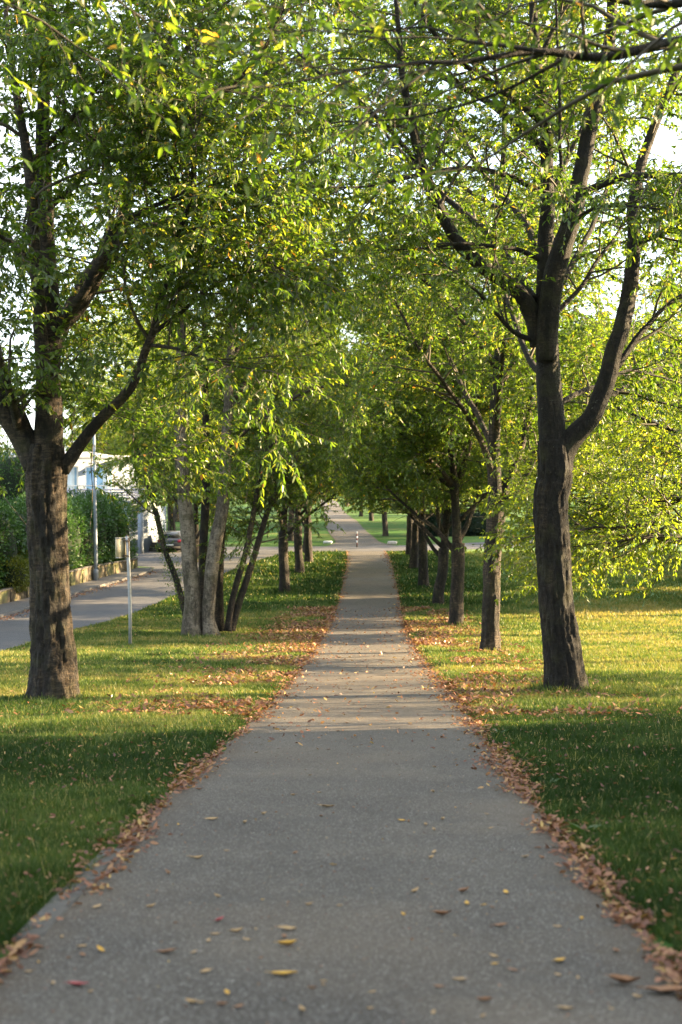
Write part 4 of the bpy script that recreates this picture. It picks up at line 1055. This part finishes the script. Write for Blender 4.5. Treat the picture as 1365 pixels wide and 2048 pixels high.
# ------------------------------------------------------------------ cars
def make_car(loc, rz, paint, label, L=4.6, Wd=1.78, H=1.45):
    r = empty("parked_car", loc, rz); tag(r, label, "car")
    # side profile (x forward, z up) : body below the belt, cabin above
    def loft(stations, name, mat, par):
        mb = MB(); V = []; m = None
        for x, prof in stations:
            m = len(prof)
            for y, z in prof: V.append((x, y, z))
        n = len(stations); fs = []
        for a in range(n - 1):
            for b in range(m):
                fs.append((a * m + b, a * m + (b + 1) % m, (a + 1) * m + (b + 1) % m, (a + 1) * m + b))
        fs.append(tuple(range(m))[::-1]); fs.append(tuple((n - 1) * m + b for b in range(m)))
        mb.add(V, fs); return mb.build(name, mat, par, False)
    w = Wd / 2
    def sec(zt, zb, ww, tuck=.06):
        return [(-ww + tuck, zb), (-ww, zb + .18), (-ww, zt - .14), (-ww + .09, zt), (ww - .09, zt), (ww, zt - .14), (ww, zb + .18), (ww - tuck, zb)]
    loft([(-L / 2, sec(.78, .36, w * .86)), (-L / 2 + .12, sec(.92, .24, w * .95)), (-L / 2 + .6, sec(.96, .2, w)), (-.2, sec(.95, .2, w)), (.9, sec(.92, .2, w)), (L / 2 - .5, sec(.80, .2, w * .98)), (L / 2 - .12, sec(.68, .24, w * .92)), (L / 2, sec(.58, .32, w * .8))], "body", paint, r)
    def cab(zt, ww, wt): return [(-ww, .93), (-wt, zt), (wt, zt), (ww, .93)]
    loft([(-L / 2 + .2, cab(.97, w * .9, w * .86)), (-L / 2 + .75, cab(H - .05, w * .93, w * .72)), (-.1, cab(H, w * .94, w * .72)), (.45, cab(H - .05, w * .93, w * .70)), (1.15, cab(.96, w * .9, w * .84))], "roof", paint, r)
    for sd in (-1, 1):
        mb = MB(); a = w * .94 + .006; b = w * .735 + .006
        pts = [(-L / 2 + .62, .99), (-L / 2 + .9, H - .10), (.35, H - .10), (.92, .99)]
        V = []
        for off in (0, .012):
            for x, z in pts:
                f = (z - .93) / (H - .93); V.append((x, sd * (a + (b - a) * f + off), z))
        mb.add(V, [(0, 1, 2, 3), (7, 6, 5, 4), (0, 4, 5, 1), (1, 5, 6, 2), (2, 6, 7, 3), (3, 7, 4, 0)]); mb.build("side_window", M_carglass, r)
    for x0, z0, x1, z1, nm in ((-L / 2 + .22, 1.0, -L / 2 + .68, H - .1, "rear_window"), (1.10, 1.0, .52, H - .1, "windscreen")):
        s_ = -1 if x0 < 0 else 1; V = []
        for off in (.012, .03):
            V += [(x0 + s_ * off, -w * .8, z0), (x0 + s_ * off, w * .8, z0), (x1 + s_ * off, w * .66, z1), (x1 + s_ * off, -w * .66, z1)]
        mb = MB(); mb.add(V, [(0, 1, 2, 3), (7, 6, 5, 4), (0, 4, 5, 1), (1, 5, 6, 2), (2, 6, 7, 3), (3, 7, 4, 0)]); mb.build(nm, M_carglass, r)
    for x in (-L / 2 + .85, L / 2 - .85):
        for sd in (-1, 1):
            wh = empty("wheel", (x, sd * (w - .1), .32)); wh.parent = r
            mb = MB(); mb.tube([(0, -.11, 0), (0, -.09, 0), (0, .09, 0), (0, .11, 0)], [.29, .325, .325, .29], 22); mb.build("tyre", M_tyre, wh)
            mb = MB(); mb.tube([(0, -.122, 0), (0, .122, 0)], [.2, .2], 16); mb.build("rim", M_rim, wh)
    for sd in (-1, 1):
        mb = MB(); mb.box((-L / 2 + .03, sd * w * .74, .76), (.12, .26, .2)); mb.build("tail_light", M_tail, r)
        mb = MB(); mb.box((L / 2 - .07, sd * w * .68, .58), (.14, .3, .13)); mb.build("headlight", M_head, r)
        mb = MB(); mb.box((.72, sd * (w + .08), .98), (.12, .18, .12)); mb.build("wing_mirror", paint, r)
    for x in (-L / 2 - .01, L / 2 + .01):
        mb = MB(); mb.box((x, 0, .48), (.02, .5, .11)); mb.build("number_plate", M_plate, r)
    mb = MB(); mb.box((-L / 2 - .01, 0, .32), (.08, w * 1.6, .16)); mb.box((L / 2 + .0, 0, .28), (.08, w * 1.5, .14)); mb.build("bumper", M_tyre, r)
    return r
make_car(((338 - CX) * 98 / F, 100.3, float(GZ(98)) + .05), math.radians(92), M_car_grey, "dark car with red tail lights parked on the driveway, half hidden by leaves")

# ------------------------------------------------------------------ grass and litter
def off_ground(x, y):
    """True where grass may grow"""
    pe = np.abs(x - PC(y)) - HW
    n = (fbm(x * 2.1 + 70, y * 2.1 + 70, 0, 31) - .5) * .22
    ok = pe > .03 + n
    st = (x < rx(y) + .05) & (x > kx(y) - 3)
    return ok & ~st & ~((np.abs(y - 102.5) < 3.0) & (x < 5))
r = np.random.default_rng(77)
def scatter(n, y0, y1, power):
    """positions inside the view wedge (plus a margin), denser near the camera"""
    u = r.random(n); y = (y0 ** (1 - power) + u * (y1 ** (1 - power) - y0 ** (1 - power))) ** (1 / (1 - power))
    hw = .245 * y + 1.6
    x = r.uniform(-1, 1, n) * hw
    return x, y
gx, gy = scatter(1100000, 3.6, 99, 1.3)
m = off_ground(gx, gy); gx, gy = gx[m], gy[m]
clump = fbm(gx * .9 + 20, gy * .9 + 20, 0, 41); fine = fbm(gx * 6 + 20, gy * 6 + 20, 0, 43)
edge = np.abs(gx - PC(gy)) - HW
hgt = (.028 + .05 * clump * fine * 2) * (1 + .5 * (r.random(len(gx)) < .05)) * np.clip(edge * 3 + .45, .45, 1)
hgt = hgt * (1 + gy / 60)
for (tx, ty, tr) in [(3.58, 22.5, .42), (-4.28, 21.2, .42), (3.82, 36.5, .4), (-4.4, 44.5, .9), (4.13, 51, .4), (-2.67, 67.5, .4)]:
    q_ = np.hypot(gx - tx, gy - ty); hgt = hgt * (1 + .7 * np.exp(-((q_ - tr) / .16) ** 2) * (fine > .4))
wd = .0035 * np.maximum(1, gy / 6.5)
ang = r.uniform(0, 2 * math.pi, len(gx)); lean = r.uniform(.1, 1.1, len(gx)); la = ang + r.normal(1.57, .6, len(gx))
z = GZ(gy) - .004
b0 = np.stack([gx - np.cos(ang) * wd, gy - np.sin(ang) * wd, z], 1); b1 = np.stack([gx + np.cos(ang) * wd, gy + np.sin(ang) * wd, z], 1)
tp = np.stack([gx + np.cos(la) * hgt * lean, gy + np.sin(la) * hgt * lean, z + hgt], 1)
V = np.stack([b0, b1, tp], 1).reshape(-1, 3); Fa = np.arange(len(V)).reshape(-1, 3)
dryn = fbm(gx * .45 + 3, gy * .45 + 8, 0, 51, 4) * .6 + .4 * fbm(gx * 1.6 + 3, gy * 1.6 + 8, 0, 52, 3)
meadow_skylight = np.clip((gx - 5.5) / 5, 0, 1) * (.25 * np.clip((gy - 24) / 14, 0, 1) + .75 * np.clip((gy - 50) / 10, 0, 1))  # mask putting the open meadow's sky brightness into the blade tint
tint = np.clip(.02 + .4 * r.random(len(gx)) + .52 * meadow_skylight + 1.3 * (dryn - .5) + .42 * np.clip((gy - 14) / 9, 0, 1) * np.clip((64 - gy) / 8, 0, 1) - .06 + .15 * (clump - .5), 0, .92)
dd = r.random(len(gx)) < .03 + .10 * np.clip(dryn - .4, 0, 1); tint[dd] = 1
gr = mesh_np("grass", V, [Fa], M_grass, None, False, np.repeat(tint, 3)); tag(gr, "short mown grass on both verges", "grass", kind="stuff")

# leaf litter
def litter_leaves(x, y, size, lift, flat):
    n = len(x); a = r.uniform(0, 2 * math.pi, n)
    d = np.stack([np.cos(a), np.sin(a), r.normal(0, flat, n)], 1)
    up = np.array([0, 0, 1.0]) + r.normal(0, flat * 1.4, (n, 3))
    q = np.stack([x, y, GZ(y) + lift], 1)
    return leaf_mesh(q, d, size, .42, r, True, r.uniform(-.25, .05, n)[:, None], up)
X_, Y_, S_, L_ = [], [], [], []
def put(x, y, s, l): X_.append(x); Y_.append(y); S_.append(s); L_.append(l)
# drifts along both path edges
for side, n, wid in ((-1, 8500, .05), (1, 13000, .07)):
    u = r.random(n); y = (3.6 ** -.25 + u * (100 ** -.25 - 3.6 ** -.25)) ** -4
    hp = fbm(y * 1.6 + 5, y * 0 + side * 3, 0, 61); keep = r.random(n) < np.clip((hp - .28) * 3.2, .12, 1); y = y[keep]; hp = hp[keep]; n = len(y)
    w = wid * (.25 + 3.2 * np.clip(hp - .3, 0, 1)) * (.75 + np.clip(y / 25, 0, 1.2))
    off = r.normal(0.02, 1, n) * w
    x = PC(y) + side * (HW + off)
    put(x, y, r.uniform(.018, .055, n) * (1 + y / 45), r.uniform(.016, .04, n))
# carpets under the trees in the sunny stretch
n = 48000; y = r.uniform(18, 60, n); side = np.where(r.random(n) < .55, 1, -1)
x = PC(y) + side * (HW + np.abs(r.normal(0, 1, n)) * 1.1)
k = fbm(x * .7 + 9, y * .35 + 9, 0, 63) > .42; x, y = x[k], y[k]
k = off_ground(x, y); x, y = x[k], y[k]; put(x, y, r.uniform(.04, .09, len(x)) * (1 + y / 60), r.uniform(.02, .06, len(x)))
# scattered over the grass
x, y = scatter(16000, 3.8, 62, 1.01); k = off_ground(x, y); x, y = x[k], y[k]
put(x, y, r.uniform(.014, .040, len(x)) * (1 + y / 38), r.uniform(.02, .06, len(x)))
# specks on the far part of the path
n = 1500; y = r.uniform(14, 60, n); x = PC(y) + r.uniform(-1, 1, n) * HW; put(x, y, r.uniform(.03, .07, n) * (1 + y / 80), np.full(n, .018))
n = 2600; y = 3.6 + 22 * r.random(n) ** 1.3; x = PC(y) + r.uniform(-1, 1, n) * HW; put(x, y, r.uniform(.005, .018, n), np.full(n, .0165))
# leaves gathered in the gutter of the side street
n = 1500; y = r.uniform(45, 80, n); x = kx(y) + .05 + np.abs(r.normal(0, .3, n)); put(x, y, r.uniform(.06, .12, n), np.full(n, .02))
x, y, s_, l_ = map(np.concatenate, (X_, Y_, S_, L_))
k = ~((np.abs(x - PC(y) + HW + .02) < .075) & (y > 6.25) & (y < 8.45) & (r.random(len(x)) < .8))
x, y, s_, l_ = x[k], y[k], s_[k], l_[k]
V, Fa, k = litter_leaves(x, y, s_, l_, .35)
tint = np.clip(r.beta(1.6, 1.7, len(x)) * .95, 0, 1)
lt_ = mesh_np("leaf_litter", V, [Fa], M_litter, None, False, np.repeat(tint, k)); tag(lt_, "brown and orange fallen leaves drifted along the path edges and over the grass", "leaf litter", kind="stuff")

# single fallen leaves on the near path
M_l_yellow = mat_plain("fallen_leaf_yellow", (.62, .36, .05), .6, 0, .3, 30)
M_l_brown = mat_plain("fallen_leaf_brown", (.24, .12, .055), .7, 0, .35, 40)
M_l_tan = mat_plain("fallen_leaf_tan", (.42, .28, .13), .7, 0, .25, 40)
M_l_red = mat_plain("fallen_leaf_red", (.35, .06, .06), .6, 0, .3, 40)
def fl_proto(seed, mat, curl):
    rr = np.random.default_rng(seed); n = 7; V = []
    for i in range(n):
        t = i / (n - 1); w = .2 * math.sin(math.pi * min(1, t * .98 + .02)) ** .8 * (1.15 - .35 * t)
        z = curl * (t - .45) ** 2 * 1.2
        V += [(t - .5, -w, z + curl * .35 * w * 4), (t - .5, 0, z), (t - .5, w, z + curl * .3 * w * 4)]
    F_ = [(i * 3 + j, i * 3 + 3 + j, i * 3 + 4 + j, i * 3 + 1 + j) for i in range(n - 1) for j in (0, 1)]
    V = np.array(V) + rr.normal(0, .012, (len(V), 3)); top = V + (0, 0, .02)
    mb = MB(); mb.add(V, [f[::-1] for f in F_]); mb.add(top, F_)
    mb.tube([(-.5, 0, V[1][2] + .01), (-.62, .02, V[1][2] + .03), (-.72, .05, V[1][2] + .02)], [.012, .010, .008], 4)
    return mb.build("fallen_leaf", mat, None, False, link=False)
protos = {k: [fl_proto(i * 7 + j, m, c) for j, c in enumerate((.35, .7))] for i, (k, m) in enumerate((("yellow", M_l_yellow), ("brown", M_l_brown), ("tan", M_l_tan), ("red", M_l_red)))}
def fallen(px, py, col, length, rz, label, group, v=0):
    # ground point under a photo pixel: march along the ray
    d = np.linspace(3.5, 40, 1500); zz = CAM_H - (py - CY) * d / F; k = np.argmax(zz < GZ(d) + .018); y = d[k]
    x = (px - CX) * y / F
    o = protos[col][v].copy(); C.objects.link(o); o.location = (x, y, float(GZ(y)) + .019); o.rotation_euler = (r.normal(0, .06), r.normal(0, .06), rz); o.scale = (length,) * 3
    tag(o, label, "leaf", group); return o
FG = "single fallen leaves on the asphalt path"
fallen(568, 1953, "yellow", .105, 0.0, "large bright yellow leaf on the asphalt at the bottom centre", FG)
fallen(576, 1893, "yellow", .085, .1, "small golden leaf just above the large bright yellow one", FG, 1)
fallen(157, 1972, "red", .085, -.1, "dark red leaf near the bottom left corner of the path", FG)
fallen(886, 1832, "brown", .085, -.2, "rusty curled leaf right of centre in the near path", FG, 1)
fallen(928, 1784, "brown", .075, .7, "brown curled pair leaf at mid right of the near path", FG, 1)
fallen(655, 1614, "tan", .11, .05, "long pale leaf lying crosswise in the middle of the path", FG)
fallen(425, 1640, "tan", .09, 0, "pale oval leaf left of the long crosswise leaf", FG)
fallen(1250, 1968, "brown", .12, -.5, "large brown leaf with a stalk near the lower right corner", FG, 1)
fallen(1335, 1985, "brown", .16, -.05, "long flat brown leaf at the lower right picture edge", FG)
fallen(576, 1860, "tan", .085, -.1, "tan leaf above the golden leaf near the centre", FG)
fallen(474, 1866, "tan", .06, .4, "small cream leaf left of the tan leaf", FG, 1)
fallen(440, 1843, "red", .055, .8, "small rust red leaf beside a yellow green one on the left half", FG, 1)
fallen(1002, 1852, "brown", .07, 0, "brown leaf right of the rusty curled leaf", FG)
fallen(335, 1906, "brown", .09, 0, "brown leaf at lower left of the path", FG)
fallen(1120, 1923, "yellow", .07, .8, "golden brown leaf slanting on the right part of the path", FG)
fallen(1052, 1714, "tan", .06, .7, "cream leaf slanting near the right path edge", FG)
rr2 = random.Random(5)
for k in range(120):
    py = 1430 + 610 * rr2.random() ** 1.0; t = rr2.random()
    d = np.linspace(3.5, 40, 800); zz = CAM_H - (py - CY) * d / F; y = d[np.argmax(zz < GZ(d) + .018)]
    px = CX + (float(PC(y)) + (t * 2 - 1) * 1.28) * F / y
    if px < 5 or px > 1360: continue
    fallen(px, py, rr2.choice(["brown", "brown", "tan", "tan", "tan", "yellow"]), rr2.uniform(.022, .062), rr2.uniform(0, 6.28), "small withered leaf lying loose on the asphalt path", FG, rr2.randint(0, 1))

# weeds at the right path edge
def weed(px, py, n, L, label, seed):
    rr = np.random.default_rng(seed)
    d = np.linspace(3.5, 40, 1500); zz = CAM_H - (py - CY) * d / F; y = d[np.argmax(zz < GZ(d) + .01)]; x = (px - CX) * y / F
    a = np.linspace(0, 2 * math.pi, n, endpoint=False) + rr.normal(0, .2, n); dr = np.stack([np.cos(a), np.sin(a), rr.uniform(.35, 1.5, n)], 1)
    V, Fa, k = leaf_mesh(np.zeros((n, 3)), dr, L * rr.uniform(.6, 1.1, n), .26, rr, True, .35, np.array([0, 0, 1.0]) + rr.normal(0, .1, (n, 3)))
    o = mesh_np("weed", V, [Fa], mat_leaf("weed_leaf_%d" % seed, [(0, (.03, .075, .015)), (1, (.075, .14, .03))], .3, 1.4, .08), None, False, np.repeat(rr.random(n), k))
    o.location = (x, y, float(GZ(y))); tag(o, label, "weed"); return o
weed(1172, 1668, 16, .15, "broad leaved weed at the right edge of the path", 1)
weed(1100, 1570, 12, .11, "small weed in the grass right of the path, behind the broad leaved one", 2)
weed(300, 1600, 9, .12, "small pale weed in the shaded left grass", 3)
weed(1000, 1470, 10, .14, "tuft of dark weed at the right edge of the path near the nearest right tree", 4)
print("done")
